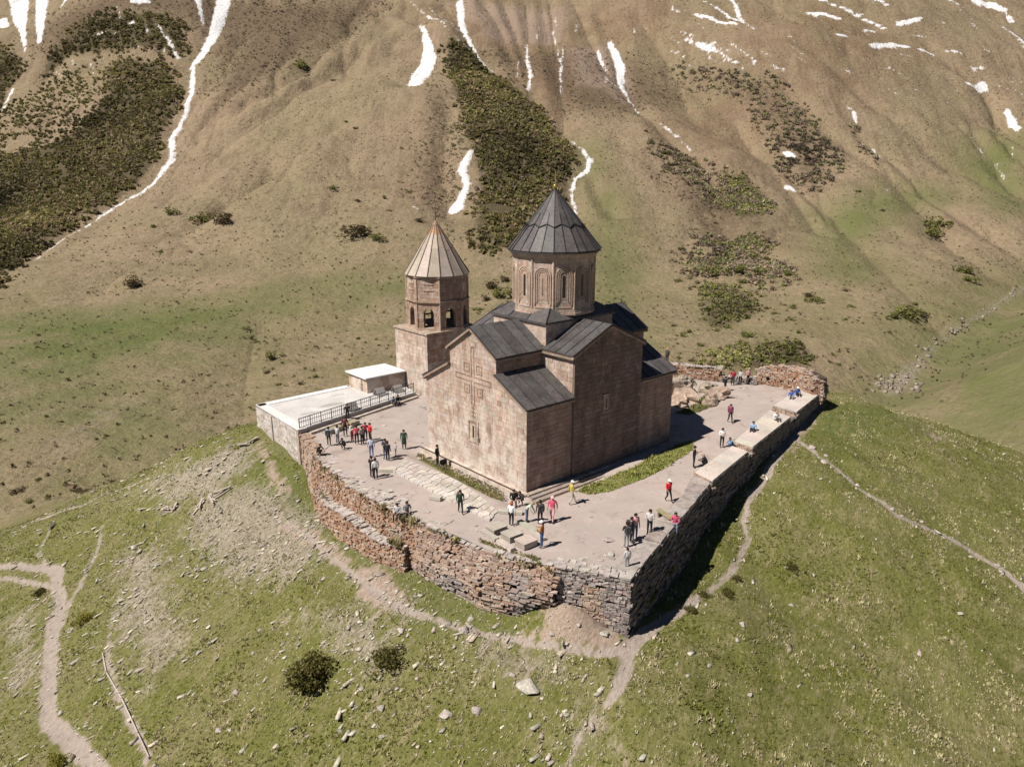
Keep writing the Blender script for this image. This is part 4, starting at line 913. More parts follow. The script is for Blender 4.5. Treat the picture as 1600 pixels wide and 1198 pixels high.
# drum
def ngon(name, n, r0, z0, r1, z1, a0, c, mat, parent, tint):
    v = ring(n, r0, z0, a0, c) + ring(n, r1, z1, a0, c)
    f = [tuple(range(n - 1, -1, -1)), tuple(range(n, 2 * n))] + [(i, (i + 1) % n, n + (i + 1) % n, n + i) for i in range(n)]
    return mk(name, v, f, mat, parent, tint)
DR = 3.32; DT = (.45, .33, .265); ZD0, ZD1 = 12.0, 17.0
drum = ngon('drum', 12, DR - .06, ZD0 - .4, DR - .06, ZD1, A12, DC, M_stone, church, DT)
for k, (r, z0, z1) in enumerate(((.24, 11.95, 12.12), (.16, 12.12, 12.26), (.08, 12.26, 12.40))): ngon('base_ring', 12, DR + r, z0 + .002 * k, DR + r, z1, A12, DC, M_stone, drum, jit((.44, .34, .27)))
side = 2 * DR * math.sin(math.pi / 12); apo = DR * math.cos(math.pi / 12)
def facet_put(ang, ap, c): return lambda a, b, t: (c[0] + (ap + t) * math.cos(ang) - a * math.sin(ang), c[1] + (ap + t) * math.sin(ang) + a * math.cos(ang), b)
def arch_ring(put, w0, w1, z0, zs, t0, t1, n=8):
    """band between half widths w0 < w1 with a round head springing at zs"""
    inn = [(w0, z0)] + [(w0 * math.cos(math.pi * i / n), zs + w0 * math.sin(math.pi * i / n)) for i in range(n + 1)] + [(-w0, z0)]
    out = [(w1, z0)] + [(w1 * math.cos(math.pi * i / n), zs + w1 * math.sin(math.pi * i / n)) for i in range(n + 1)] + [(-w1, z0)]
    m = len(inn); v = []
    for a, b in inn: v += [put(a, b, t0), put(a, b, t1)]
    for a, b in out: v += [put(a, b, t0), put(a, b, t1)]
    f = []
    for i in range(m - 1):
        a, b_, c, d = 2 * i, 2 * i + 2, 2 * m + 2 * i, 2 * m + 2 * i + 2
        f += [(a + 1, b_ + 1, d + 1, c + 1), (a, a + 1, c + 1, c), (a, b_, b_ + 1, a + 1), (c, c + 1, d + 1, d)]
    f += [(0, 2 * m, 2 * m + 1, 1), (2 * m - 2, 2 * m - 1, 4 * m - 1, 4 * m - 2)]
    return v, f
def arch_fill(put, w, z0, zs, t0, t1, n=8):
    return prism([(-w, z0), (w, z0)] + [(w * math.cos(math.pi * i / n), zs + w * math.sin(math.pi * i / n)) for i in range(n + 1)], put, t0, t1)
bag = Bag()
for i in range(12):
    ang = math.radians(30 * i); put = facet_put(ang, apo, DC)
    vis = 1.0 if 150 <= 30 * i <= 330 else 0.2
    ashlar(bag, [(-side / 2, 12.40), (side / 2, 12.40), (side / 2, 16.3), (-side / 2, 16.3)], put, CHURCH_TONES, .42, .5, .9, keyscale=vis)
    w = mk('window', *arch_fill(put, .34, 13.15, 15.05, -.02, .03), M_stone, drum, jit((.38, .28, .22)))
    for (w0, w1, z0, t) in ((.60, .70, 12.75, .10), (.44, .53, 12.95, .085), (.30, .37, 13.1, .07)):
        mk('arch_moulding', *arch_ring(put, w0, w1, z0, 15.05, -.02, t), M_stone, w, jit((.45, .34, .27)))
    if i % 2 == 0 or i == 9: mk('pane', *arch_fill(put, .12, 13.35, 14.95, -.02, .04), M_dark, w, (.02, .018, .018))
    else: mk('blind_slit', *arch_fill(put, .05, 13.5, 14.8, -.02, .045), M_stone, w, (.16, .11, .09))
    mk('panel_moulding', *prism([(-.62, 12.5), (.62, 12.5), (.62, 12.6), (-.62, 12.6)], put, -.02, .06), M_stone, w, jit(LT))
    ea = ang + math.radians(15); c = (DC[0] + DR * math.cos(ea), DC[1] + DR * math.sin(ea))
    ngon('colonnette', 8, .09, 12.4, .09, 16.3, 0, c, M_stone, drum, jit((.44, .33, .26)))
bag.emit('block', M_stone, drum, 300)
for k, (r, z0, z1) in enumerate(((.10, 16.3, 16.42), (.18, 16.42, 16.56), (.28, 16.56, 16.74))): ngon('cornice', 12, DR + r, z0 + .002, DR + r + .02, z1, A12, DC, M_stone, drum, jit((.45, .34, .27)))
# conical roof: twelve faces, two tiers of sheets with a zigzag joint
cone = ngon('dome_roof', 12, 3.70, 16.80, .05, 21.35, A12, DC, M_wood, church, (.08, .07, .07))
ngon('eave', 12, 3.80, 16.74, 3.80, 16.86, A12, DC, M_roof, cone, (.05, .048, .05))
RE, ZE, ZA = 3.76, 16.88, 21.62
def cone_pt(ea, s, lift, edges, RE=RE, ZE=ZE, ZA=ZA, c=DC):
    """s 0 eave .. 1 apex, ea in units of faces (integer = edge)"""
    k = math.floor(ea); t = ea - k; a = A12 + k * math.pi * 2 / edges; b_ = a + math.pi * 2 / edges
    r = (RE + lift) * (1 - s); x = r * ((1 - t) * math.cos(a) + t * math.cos(b_)); y = r * ((1 - t) * math.sin(a) + t * math.sin(b_))
    return np.array([c[0] + x, c[1] + y, ZE + lift + (ZA - ZE) * s])
for k in range(12):
    for h in range(2):
        e0, e1 = k + h * .5 + .004, k + h * .5 + .496
        m0, m1 = (.375, .43) if h == 0 else (.43, .375)
        tn = jit(ROOF_T, .22)
        lo = [cone_pt(e0, 0, 0, 12), cone_pt(e1, 0, 0, 12), cone_pt(e1, m1, 0, 12), cone_pt(e0, m0, 0, 12)]
        mk('panel', lo + [cone_pt(e0, 0, .04, 12), cone_pt(e1, 0, .04, 12), cone_pt(e1, m1, .04, 12), cone_pt(e0, m0, .04, 12)], BOXF, M_roof, cone, tn)
        tn = jit(ROOF_T, .22)
        up = [cone_pt(e0, m0 - .01, .035, 12), cone_pt(e1, m1 - .01, .035, 12), cone_pt(e1, .985, .035, 12), cone_pt(e0, .985, .035, 12)]
        mk('panel', up + [cone_pt(e0, m0 - .01, .075, 12), cone_pt(e1, m1 - .01, .075, 12), cone_pt(e1, .985, .075, 12), cone_pt(e0, .985, .075, 12)], BOXF, M_roof, cone, tn)
        mk('seam', beam_v(cone_pt(k + h * .5 + .004, m0 - .012, .09, 12), cone_pt(k + h * .5 + .496, m1 - .012, .09, 12), .05, .06), BOXF, M_roof, cone, (.03, .028, .03))
    mk('seam', beam_v(cone_pt(k + .0001, 0, .06, 12), cone_pt(k + .0001, .98, .06, 12), .042, .08), BOXF, M_roof, cone, (.03, .028, .03))
    mk('seam', beam_v(cone_pt(k + .5, 0, .05, 12), cone_pt(k + .5, .58, .09, 12), .045, .08), BOXF, M_roof, cone, (.03, .028, .03))
fin = mk('finial', [], [], M_gold, cone)
bm = bmesh.new()
bmesh.ops.create_uvsphere(bm, u_segments=12, v_segments=8, radius=.16, matrix=Matrix.Translation((*DC, 21.78)))
for (a, b_, w) in (((0, 0, 21.85), (0, 0, 22.95), .05), ((0, -.26, 22.62), (0, .26, 22.62), .05)):
    vv = [bm.verts.new(np.array(p) + np.array([*DC, 0])) for p in beam_v(a, b_, w, w)]
    for q in BOXF: bm.faces.new([vv[i] for i in q])
bm.to_mesh(fin.data); bm.free(); fin.data.materials.clear(); fin.data.materials.append(M_gold)
# plinth and steps round the foot
ST = (.36, .30, .255)
plinth = thing('stone_steps', (0, 0, 0), 'low stone steps running round the foot of the church', 'steps')
for k, (o_, z) in enumerate(((1.25, -.20), (.85, -.08), (.45, .04))):      # south runs: three steps in slabs
    n = 11
    for i in range(n):
        x0 = -.3 + (L + .8) * i / n; x1 = -.3 + (L + .8) * (i + 1) / n - .012
        box('step', x0, x1, -o_ - TP, .0 - .2, -.7, z + rng.uniform(0, .012) - .003, M_stone_bare, plinth, jit(ST))
n = 10
for i in range(n):                                               # west run: one ledge wall
    y0 = -.4 + (B + .8) * i / n; y1 = -.4 + (B + .8) * (i + 1) / n - .012
    box('ledge_stone', -.75, -.03, y0, y1, -.8, .03 + rng.uniform(0, .015), M_stone, plinth, jit((.46, .38, .32)))
mk('pipe', beam_v((-.62, -.4, .11), (-.62, B + .5, .11), .07, .07), BOXF, M_paint, plinth, (.10, .07, .055))
# ---------------------------------------------------------------- bell tower
TX0, TX1, TY0, TY1, TZ = 8.5, 15.4, 24.8, 30.9, 6.75
TC = (12.15, 27.85); TR = 3.3
tower = thing('bell_tower', (TC[0], TC[1], 0), 'square stone bell tower with octagonal belfry and pale conical roof behind the church', 'bell tower')
tb = box('tower_base', TX0 + I, TX1 - I, TY0 + I, TY1 - I, -2.0, TZ - .01, M_mortar, tower, (.31, .24, .19))
bag = Bag()
ashlar(bag, [(TY0, -.5), (TY1, -.5), (TY1, TZ), (TY0, TZ)], put_w(TX0), CHURCH_TONES, .45)
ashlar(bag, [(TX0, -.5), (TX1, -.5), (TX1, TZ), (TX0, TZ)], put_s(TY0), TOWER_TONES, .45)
bag.emit('block', M_stone, tb, 300)
box('ledge', TX0 - .15, TX1 + .15, TY0 - .15, TY1 + .15, TZ, TZ + .16, M_stone, tb, (.42, .33, .26))
A8 = math.radians(171 - 22.5)
belfry = ngon('belfry', 8, TR + .12, TZ + .16, TR + .12, TZ + .42, A8, TC, M_stone, tower, (.42, .31, .24))
tside = 2 * TR * math.sin(math.pi / 8); tapo = TR * math.cos(math.pi / 8)
za0, zs, zb1 = TZ + .42, TZ + 1.88, 9.75
bag = Bag()
for i in range(8):
    ang = math.radians(171 + 45 * i)
    put = facet_put(ang, tapo, TC)
    w = .57
    # pier on either side of the arch, spandrel above with a pointed head
    thick = -.55
    for s in (-1, 1):
        pl = [(s * w, za0), (s * (tside / 2 - .03), za0), (s * (tside / 2 - .03), zb1), (s * w, zb1)]
        if s < 0: pl = pl[::-1]
        mk('pier', *prism(pl, put, thick, -.03), M_mortar, belfry, (.30, .21, .16))
        cl = [(s * w, za0), (s * tside / 2, za0), (s * tside / 2, zb1), (s * w, zb1)]
        if s < 0: cl = cl[::-1]
        ashlar(bag, cl, put, TOWER_TONES, .33, .3, .6)
    hd = []
    for q in range(9):
        t = q / 8; aa = w * (1 - t); hd.append((aa, zs + .62 * (1 - (1 - t) ** 2) ** .5 * 1.0))
    arc = hd + [(-a, b) for a, b in hd[::-1][1:]]
    for q in range(len(arc) - 1):
        (a0_, b0_), (a1_, b1_) = arc[q], arc[q + 1]
        pl = [(a1_, b1_), (a0_, b0_), (a0_, zb1), (a1_, zb1)]
        mk('arch', *prism(pl, put, thick, -.004), M_stone, belfry, jit((.36, .25, .185)))
    ea = ang + math.radians(22.5); c = (TC[0] + TR * math.cos(ea), TC[1] + TR * math.sin(ea))
    ngon('colonnette', 8, .1, za0, .1, 12.2, 0, c, M_stone, belfry, jit((.40, .29, .22)))
    put2 = facet_put(ang, tapo, TC)
    ashlar(bag, [(-tside / 2, 9.95), (tside / 2, 9.95), (tside / 2, 12.3), (-tside / 2, 12.3)], put2, TOWER_TONES, .36, .35, .7)
    for zz in (11.1, 11.75):
        if i in (0, 1): mk('moulding', *prism([(-.5, zz), (.6, zz), (.6, zz + .12), (-.5, zz + .12)], put2, -.02, .07), M_stone, belfry, jit((.45, .34, .27)))
bag.emit('block', M_stone, belfry, 300)
upper = ngon('upper_drum', 8, TR - .05, 9.76, TR - .05, 12.4, A8, TC, M_mortar, tower, (.30, .21, .16))
for k, (r, z0, z1) in enumerate(((.10, 9.75, 9.85), (.20, 9.86, 9.98), (.08, 9.99, 10.06))): ngon('string_course', 8, TR + r, z0, TR + r, z1, A8, TC, M_stone, upper, jit((.40, .28, .21)))
for k, (r, z0, z1) in enumerate(((.06, 12.31, 12.42), (.16, 12.43, 12.56))): ngon('cornice', 8, TR + r, z0, TR + r, z1, A8, TC, M_stone, upper, jit((.40, .29, .22)))
troof = ngon('tower_roof', 16, 3.42, 12.56, .05, 17.9, A12, TC, M_wood, tower, (.18, .14, .11))
for k in range(16):
    cut = .40 + .16 * rng.random(); c2 = .74 + .06 * rng.random()
    for (s0, s1, tn, lf) in ((0, cut, (.40, .335, .28), 0), (cut - .01, c2, (.43, .355, .29), .02), (c2 - .01, .97, (.42, .215, .11), .04)):
        P0 = [cone_pt(k + .01, s0, lf, 16, 3.46, 12.6, 18.1, TC), cone_pt(k + .99, s0, lf, 16, 3.46, 12.6, 18.1, TC), cone_pt(k + .99, s1, lf, 16, 3.46, 12.6, 18.1, TC), cone_pt(k + .01, s1, lf, 16, 3.46, 12.6, 18.1, TC)]
        P1 = [cone_pt(k + .01, s0, lf + .03, 16, 3.46, 12.6, 18.1, TC), cone_pt(k + .99, s0, lf + .03, 16, 3.46, 12.6, 18.1, TC), cone_pt(k + .99, s1, lf + .03, 16, 3.46, 12.6, 18.1, TC), cone_pt(k + .01, s1, lf + .03, 16, 3.46, 12.6, 18.1, TC)]
        mk('panel', P0 + P1, BOXF, M_tower_roof, troof, jit(tn, .1))
    mk('batten', beam_v(cone_pt(k + .0001, 0, .06, 16, 3.46, 12.6, 18.1, TC), cone_pt(k + .0001, .96, .08, 16, 3.46, 12.6, 18.1, TC), .06, .09), BOXF, M_tower_roof, troof, jit((.24, .18, .14)))
ngon('cap', 10, .36, 17.72, .08, 18.1, 0, TC, M_tower_roof, troof, (.36, .24, .15))
mk('cross', beam_v((*TC, 18.0), (*TC, 19.1), .05, .05) + beam_v((TC[0], TC[1] - .2, 18.75), (TC[0], TC[1] + .2, 18.75), .05, .05), BOXF + [tuple(i + 8 for i in q) for q in BOXF], M_paint, troof, (.08, .06, .05))
# bell hanging in the belfry
bell = thing('bell', (TC[0] - .6, TC[1] - .5, 7.6), 'bronze bell hanging in the belfry arch of the tower', 'bell')
prof = [(.44, 0), (.40, .08), (.30, .25), (.25, .5), (.2, .62), (.06, .7)]
V_, F_ = [], []
for (r, z) in prof: V_ += ring(14, r, 7.6 + z, 0, (TC[0] - .6, TC[1] - .5))
for k in range(len(prof) - 1): F_ += [(k * 14 + i, k * 14 + (i + 1) % 14, (k + 1) * 14 + (i + 1) % 14, (k + 1) * 14 + i) for i in range(14)]
mk('bell_body', V_, F_, M_bronze, bell, smooth=True)
mk('yoke', beam_v((TC[0] - 2.6, TC[1] - .5, 8.45), (TC[0] + 2.6, TC[1] - .5, 8.45), .14, .16), BOXF, M_wood, bell, (.15, .1, .07))
mk('hanger', beam_v((TC[0] - .6, TC[1] - .5, 8.25), (TC[0] - .6, TC[1] - .5, 8.4), .08, .08), BOXF, M_bronze, bell)
# ---------------------------------------------------------------- terrace floor
def gravel_material():
    b = NB('terrace_gravel', 0.95, 0, 0.2)
    a = b.noise(0.16, 5, 0.6); c = b.noise(1.1, 5, 0.65); d = b.noise(9.0, 4, 0.7); e = b.noise(45.0, 2, 0.6)
    col = b.mix(b.ramp(a, 0.35, 0.65), (0.385, 0.332, 0.308), (0.430, 0.358, 0.322))
    w_ = b.noise(0.55, 6, 0.7, None, 0.6)
    col = b.mix(b.math('MULTIPLY', b.ramp(w_, 0.52, 0.66), 0.7), col, (0.47, 0.41, 0.375))
    col = b.mix(b.math('MULTIPLY', b.ramp(w_, 0.46, 0.33), 0.75), col, (0.30, 0.235, 0.205))
    col = b.mix(b.math('MULTIPLY', b.ramp(c, 0.52, 0.75), 0.75), col, (0.41, 0.295, 0.25))
    col = b.mix(b.math('MULTIPLY', b.ramp(c, 0.46, 0.28), 0.5), col, (0.30, 0.265, 0.25))
    col = b.mix(b.math('MULTIPLY', b.ramp(d, 0.55, 0.75), 0.5), col, (0.46, 0.42, 0.39))
    col = b.mix(b.math('MULTIPLY', b.ramp(d, 0.42, 0.25), 0.45), col, (0.20, 0.175, 0.155))
    b.color(col); b.bump(b.math('ADD', d, b.math('MULTIPLY', e, 0.4)), 0.5, 0.03); return b.m
M_gravel = gravel_material()
def plan_poly_mesh(name, poly, step, zfun, mat, parent=None, kind=None, tint=(.5, .5, .5)):
    """triangulated plan polygon with interior points for slight unevenness"""
    from mathutils.geometry import delaunay_2d_cdt
    pts = []; n = len(poly)
    for i in range(n):
        a, c = np.array(poly[i][:2], float), np.array(poly[(i + 1) % n][:2], float); m = max(1, int(np.linalg.norm(c - a) / step))
        for k in range(m): pts.append(a + (c - a) * k / m)
    nb = len(pts); xs = [p[0] for p in pts]; ys = [p[1] for p in pts]
    gx_, gy_ = np.meshgrid(np.arange(min(xs), max(xs), step), np.arange(min(ys), max(ys), step)); gx_ = gx_.ravel() + nrg.uniform(-.2, .2, gx_.size) * step; gy_ = gy_.ravel() + nrg.uniform(-.2, .2, gy_.size) * step
    ok = poly_dist(gx_, gy_, poly) < -step * .45
    pts += [np.array(p) for p in zip(gx_[ok], gy_[ok])]
    r = delaunay_2d_cdt([Vector((p[0], p[1])) for p in pts], [(i, (i + 1) % nb) for i in range(nb)], [], 1, 1e-4)
    V = [(p.x, p.y, 0) for p in r[0]]; xs = np.array([p[0] for p in V]); ys = np.array([p[1] for p in V]); zz = zfun(xs, ys)
    V = [(a, c, d) for a, c, d in zip(xs, ys, zz)]
    o = mk(name, V, [tuple(f) for f in r[2]], mat, parent, tint, True)
    return tag(o, kind=kind)
TER_IN = [(-3.6,-12.75),(-5.65,-9.1),(-7.6,-4.9),(-8.5,1.2),(-8.95,4.9),(-9.05,10.2),(-8.25,17.1),(-6.8,23.0),(7.5,26.2),(8.6,30.0),(16,31),(24,28.5),(30.5,19.5),(35.0,12.8),(39.0,4.9),(42.0,3.0),(41.0,-.6),(39.2,-1.9),(24.4,-5.2),(11.8,-7.9)]
def terz(x, y):
    dd = np.where(y > -1.6, np.exp(-((x + 1.5) / .75) ** 2) * sstep(-1.6, -.4, y) * (1 - sstep(B - .5, B + 1, y)), 0)
    ds = np.exp(-((y + 1.35) / .55) ** 2) * sstep(-1.2, -.2, x) * (1 - sstep(5, 9, x))
    return fbm(x / 3.0, y / 3.0, 3, 61) * 0.06 - 0.03 - .40 * np.maximum(dd, ds)
plan_poly_mesh('terrace', TER_IN, 0.45, terz, M_gravel, None, 'structure')
# ---------------------------------------------------------------- dry stone walls
GREY = [((.33, .285, .265), 4), ((.28, .24, .225), 3), ((.40, .355, .33), 2), ((.36, .28, .25), 2), ((.22, .19, .18), 1)]
PINK = [((.40, .295, .24), 4), ((.35, .25, .205), 3), ((.45, .36, .30), 3), ((.38, .26, .19), 2), ((.28, .21, .18), 1)]
RED = [((.39, .24, .165), 4), ((.41, .285, .205), 3), ((.33, .195, .13), 3), ((.43, .335, .27), 3), ((.27, .16, .11), 1)]
TAN = [((.41, .30, .23), 3), ((.44, .33, .26), 3), ((.37, .25, .19), 2)]
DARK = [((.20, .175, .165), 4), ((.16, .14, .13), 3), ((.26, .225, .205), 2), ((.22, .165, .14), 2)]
def stone_v(c, d, n_, up, ln, h, dep, rough):
    """one rough block: d along the wall, n_ outwards"""
    o = []
    for s in (-1, 1):
        for a, b in ((-1, -1), (1, -1), (1, 1), (-1, 1)):
            j = lambda k: 1 + rng.uniform(-rough, rough * .4) if k else 1
            # b = +1 is the outer side
            o.append(tuple(c + d * (a * ln / 2 * j(1)) + n_ * (b * dep / 2 + (rng.uniform(-.03, .03) if b > 0 else 0)) + up * (s * h / 2 * j(1))))
    return o
def stone_wall(name, label, pts, side, ztop, tones, course=.17, lmin=.22, lmax=.55, zfoot=None, thick=.7, core_t=(.07, .055, .045), bulge=0.0, rough=.25, limit=300, cap=True, loc=None, batter=.03, capt=None, group=None, rows=3, alt=None):
    """pts plan polyline of the outer face; side +1 = outwards is to the left of the run"""
    pts = [np.array(p, float) for p in pts]
    lens = [np.linalg.norm(q - p) for p, q in zip(pts[:-1], pts[1:])]; tot = sum(lens)
    zt = ztop if callable(ztop) else (lambda s: ztop)
    zf = zfoot if callable(zfoot) else ((lambda s: zfoot) if zfoot is not None else None)
    w = thing(name, (float(pts[0][0]), float(pts[0][1]), gz(*pts[0]) if zfoot is None else zf(0)), label, 'wall', group)
    bag = Bag(); s0 = 0; cv, cf = [], []
    for p, q, ln_ in zip(pts[:-1], pts[1:], lens):
        d = (q - p) / ln_; n2 = np.array([-d[1], d[0]]) * side; d3 = np.array([*d, 0.]); n3 = np.array([*n2, 0.]); up = np.array([0, 0, 1.])
        # core
        nseg = max(1, int(ln_ / 1.2))
        for k in range(nseg):
            a, c = p + d * ln_ * k / nseg, p + d * ln_ * (k + 1) / nseg; sa, sc = s0 + ln_ * k / nseg, s0 + ln_ * (k + 1) / nseg
            za = (gz(*(a)) - .8) if zf is None else zf(sa) - .2; zc = (gz(*(c)) - .8) if zf is None else zf(sc) - .2
            base_i = len(cv); i0, i1 = -.16, -thick
            for (pp, s_, zz) in ((a, sa, za), (c, sc, zc)):
                bt = batter * (zt(s_) - zz)
                cv += [(*(pp + n2 * (i0 + bt)), zz), (*(pp + n2 * i1), zz), (*(pp + n2 * i0), zt(s_) - .05), (*(pp + n2 * i1), zt(s_) - .05)]
            b_ = base_i
            cf += [(b_, b_ + 4, b_ + 6, b_ + 2), (b_ + 1, b_ + 3, b_ + 7, b_ + 5), (b_ + 2, b_ + 6, b_ + 7, b_ + 3), (b_, b_ + 2, b_ + 3, b_ + 1), (b_ + 4, b_ + 5, b_ + 7, b_ + 6)]
        # courses, from the top down
        smax = max(zt(s0), zt(s0 + ln_)); z = smax; lev = 0
        while z > -9:
            h = course * rng.uniform(.55, 1.35); zc = z - h / 2; x = -rng.uniform(0, lmax) ; anyst = False
            while x < ln_:
                l_ = rng.uniform(lmin, lmax) * (1.2 if h > course else .9); xm = x + l_ / 2
                if 0 <= xm <= ln_:
                    c2 = p + d * xm; foot = gz(*(c2 + n2 * .2)) - .15 if zf is None else zf(s0 + xm)
                    top_ = zt(s0 + xm)
                    if zc + h / 2 > foot and zc < top_ - .02:
                        anyst = True
                        bt = batter * (top_ - zc) + bulge * math.sin(math.pi * min(1, max(0, (zc - foot) / max(.1, top_ - foot)))) + .5 * bulge * float(vnoise(np.array([(s0 + xm) / 1.7]), np.array([zc / 1.1]), 77)[0])
                        dep = .38; out = rng.uniform(-.09, .05)
                        zz = zc + .05 * float(vnoise(np.array([(s0 + xm) / 1.1]), np.array([zc / .9]), 71)[0])
                        v = stone_v(np.array([*c2, zz]) + n3 * (bt - dep / 2 + out), d3, n3, up, l_ * .97, h * .92, dep, rough)
                        dist = np.linalg.norm(np.array([*c2, zc]) - CAM)
                        tn_ = tone(alt if alt and float(vnoise(np.array([(s0 + xm) / 2.3]), np.array([zc / 1.5]), 79)[0]) > .12 else tones)
                        if rng.random() > .035: bag.add(v, BOXF, tn_, l_ * h / dist ** 2)
                x += l_
            z -= h; lev += 1
            if not anyst and lev > 2 and z < min(gz(*p), gz(*q)) - 1.0 if zf is None else (z < min(zf(s0), zf(s0 + ln_)) - .1): break
        if cap:                                                  # ragged top: several rows of flat stones, flush with the ground behind
            for row in range(rows):
                x = -rng.uniform(0, .3)
                while x < ln_ - .1:
                    l_ = rng.uniform(.22, .7); dd = rng.uniform(.22, .5)
                    c2 = p + d * (x + l_ / 2) - n2 * (row * .36 + rng.uniform(.08, .26) )
                    if rng.random() < (1, .9, .7, .5, .35)[min(row, 4)] and 0 < x + l_ / 2 < ln_:
                        v = stone_v(np.array([*c2, zt(s0 + x + l_ / 2) + rng.uniform(-.06, .05) - .02 * row]), d3, n3, up, l_ * .95, rng.uniform(.08, .16), dd, rough)
                        bag.add(v, BOXF, tone(capt or tones), l_ * dd * .4 / np.linalg.norm(np.array([*c2, 0]) - CAM) ** 2)
                    x += l_
        s0 += ln_
    core = mk('wall_core', cv, cf, M_mortar, w, core_t)
    bag.emit('stone', M_dry, w, limit)
    return w
PALE = [((.46, .41, .38), 3), ((.40, .35, .32), 2), ((.50, .45, .41), 2)]
T = TERRACE
stone_wall('terrace_wall', 'grey coursed stone wall on the sunny side of the front corner', [T[0], T[1]], 1, .02, GREY, .15, .2, .5, rough=.24, capt=PALE, rows=4, alt=PINK)
stone_wall('terrace_wall', 'bulging pinkish rubble wall between the grey corner wall and the orange wall', [T[1], T[2], T[3]], 1, lambda s: -.06 + .3 * float(vnoise(np.array([s / 1.6]), np.array([1.3]), 89)[0]), PINK, .15, .2, .75, bulge=.55, rough=.38, batter=.09, capt=PALE, rows=4, alt=GREY)
stone_wall('terrace_wall', 'orange red rubble wall below the tour group', [T[3], T[4], T[5], T[6]], 1, lambda s: .03 + .22 * float(vnoise(np.array([s / 1.9]), np.array([3.3]), 88)[0]) - .06, RED, .13, .16, .5, bulge=.18, rough=.38, batter=.05, capt=PALE, rows=5, alt=PINK)
stone_wall('terrace_wall', 'tan mortared wall below the corner of the flat roofed building', [T[6], T[7]], 1, 0.0, TAN, .3, .4, .8, core_t=(.36, .26, .2), rough=.1, batter=.02)
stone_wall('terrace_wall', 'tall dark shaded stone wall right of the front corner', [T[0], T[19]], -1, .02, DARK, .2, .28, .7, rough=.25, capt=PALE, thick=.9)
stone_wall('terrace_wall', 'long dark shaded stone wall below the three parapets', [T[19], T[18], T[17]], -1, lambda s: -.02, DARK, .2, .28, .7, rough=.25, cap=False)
# lower buttress ledge against the orange wall
bp = [(-9.55, 2.0), (-10.25, 4.6), (-10.5, 8.0), (-10.3, 11.8), (-9.6, 14.6)]
bz = lambda s: -1.95 - .25 * math.sin(s * .7)
stone_wall('buttress_wall', 'low orange red buttress wall with pale sloping top at the foot of the orange wall', bp, 1, bz, RED, .13, .2, .48, thick=1.4, rough=.32, core_t=(.34, .26, .21), capt=PALE, rows=4)
# earth mound against the grey wall
# parapets on the right
def parapet(label, a, b_, c, d, zt=.62, nslab=6):
    a, b_, c, d = [np.array(p, float) for p in (a, b_, c, d)]               # a inner near, b outer near, c outer far, d inner far
    t = thing('parapet', (float(a[0]), float(a[1]), 0), label, 'parapet', 'stone parapets along the right terrace edge')
    V_ = [(*p, -.6) for p in (a, b_, c, d)] + [(*p, zt - .1) for p in (a, b_, c, d)]
    mk('core', V_, BOXF, M_mortar, t, (.22, .18, .16))
    bag = Bag()
    for p, q, sd in ((a, b_, 1), (d, a, 1), (b_, c, 2)):
        ln_ = np.linalg.norm(q - p); dd = (q - p) / ln_; n2 = np.array([dd[1], -dd[0]])
        mid = (a + b_ + c + d) / 4
        if n2 @ ((p + q) / 2 - mid) < 0: n2 = -n2
        z = zt - .1
        while z > (-.05 if sd == 1 else -.55):
            h = rng.uniform(.1, .17); x = -rng.uniform(0, .3)
            while x < ln_:
                l_ = rng.uniform(.25, .6)
                if 0 < x + l_ / 2 < ln_:
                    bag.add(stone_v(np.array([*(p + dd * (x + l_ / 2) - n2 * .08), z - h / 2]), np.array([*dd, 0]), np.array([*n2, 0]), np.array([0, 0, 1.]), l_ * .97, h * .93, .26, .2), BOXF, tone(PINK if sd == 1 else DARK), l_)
                x += l_
            z -= h
    bag.emit('stone', M_dry, t, 300)
    for i in range(nslab):
        f0, f1 = i / nslab + .002, (i + 1) / nslab - .002
        q = [a + (d - a) * f0, b_ + (c - b_) * f0, b_ + (c - b_) * f1, a + (d - a) * f1]; zz = zt - .1 + rng.uniform(0, .012)
        mk('coping_slab', [(*p, zz) for p in q] + [(*p, zz + .1) for p in q], BOXF, M_plaster, t, jit((.55, .485, .435), .06))
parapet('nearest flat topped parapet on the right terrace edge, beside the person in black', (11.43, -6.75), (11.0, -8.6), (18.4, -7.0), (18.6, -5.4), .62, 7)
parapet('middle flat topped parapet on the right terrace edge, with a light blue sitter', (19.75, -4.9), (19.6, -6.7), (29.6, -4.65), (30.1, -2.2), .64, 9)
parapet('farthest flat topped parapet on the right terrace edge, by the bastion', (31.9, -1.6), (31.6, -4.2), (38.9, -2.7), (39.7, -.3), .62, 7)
# back wall and bastion
stone_wall('back_wall', 'orange stone wall with pale top behind the church on the right', [(32.4, 17.6), (35.6, 12.6), (37.8, 8.4)], -1, 1.45, RED, .2, .3, .7, zfoot=-.3, thick=1.1, capt=PALE)
stone_wall('back_wall', 'low grey stone wall behind the back group, next to the bastion', [(37.8, 8.4), (39.9, 4.9)], -1, .55, GREY, .2, .3, .6, zfoot=-.3, thick=1.0, capt=PALE)
bas = [(39.9, 5.3), (40.3, 3.9), (40.3, 2.2), (39.8, .4), (39.0, -1.0), (38.4, -2.3), (39.0, -3.0), (40.8, -2.7)]
stone_wall('bastion', 'rounded orange rubble bastion at the far right end of the terrace', bas, -1, lambda s: .7 + 1.9 * math.sin(math.pi * min(1, max(0, (s + 1.0) / 12.2))) ** .55, RED + [((.45, .36, .3), 4)], .2, .3, .7, zfoot=-.3, thick=1.6, bulge=.12, rough=.3, capt=PINK, rows=4)
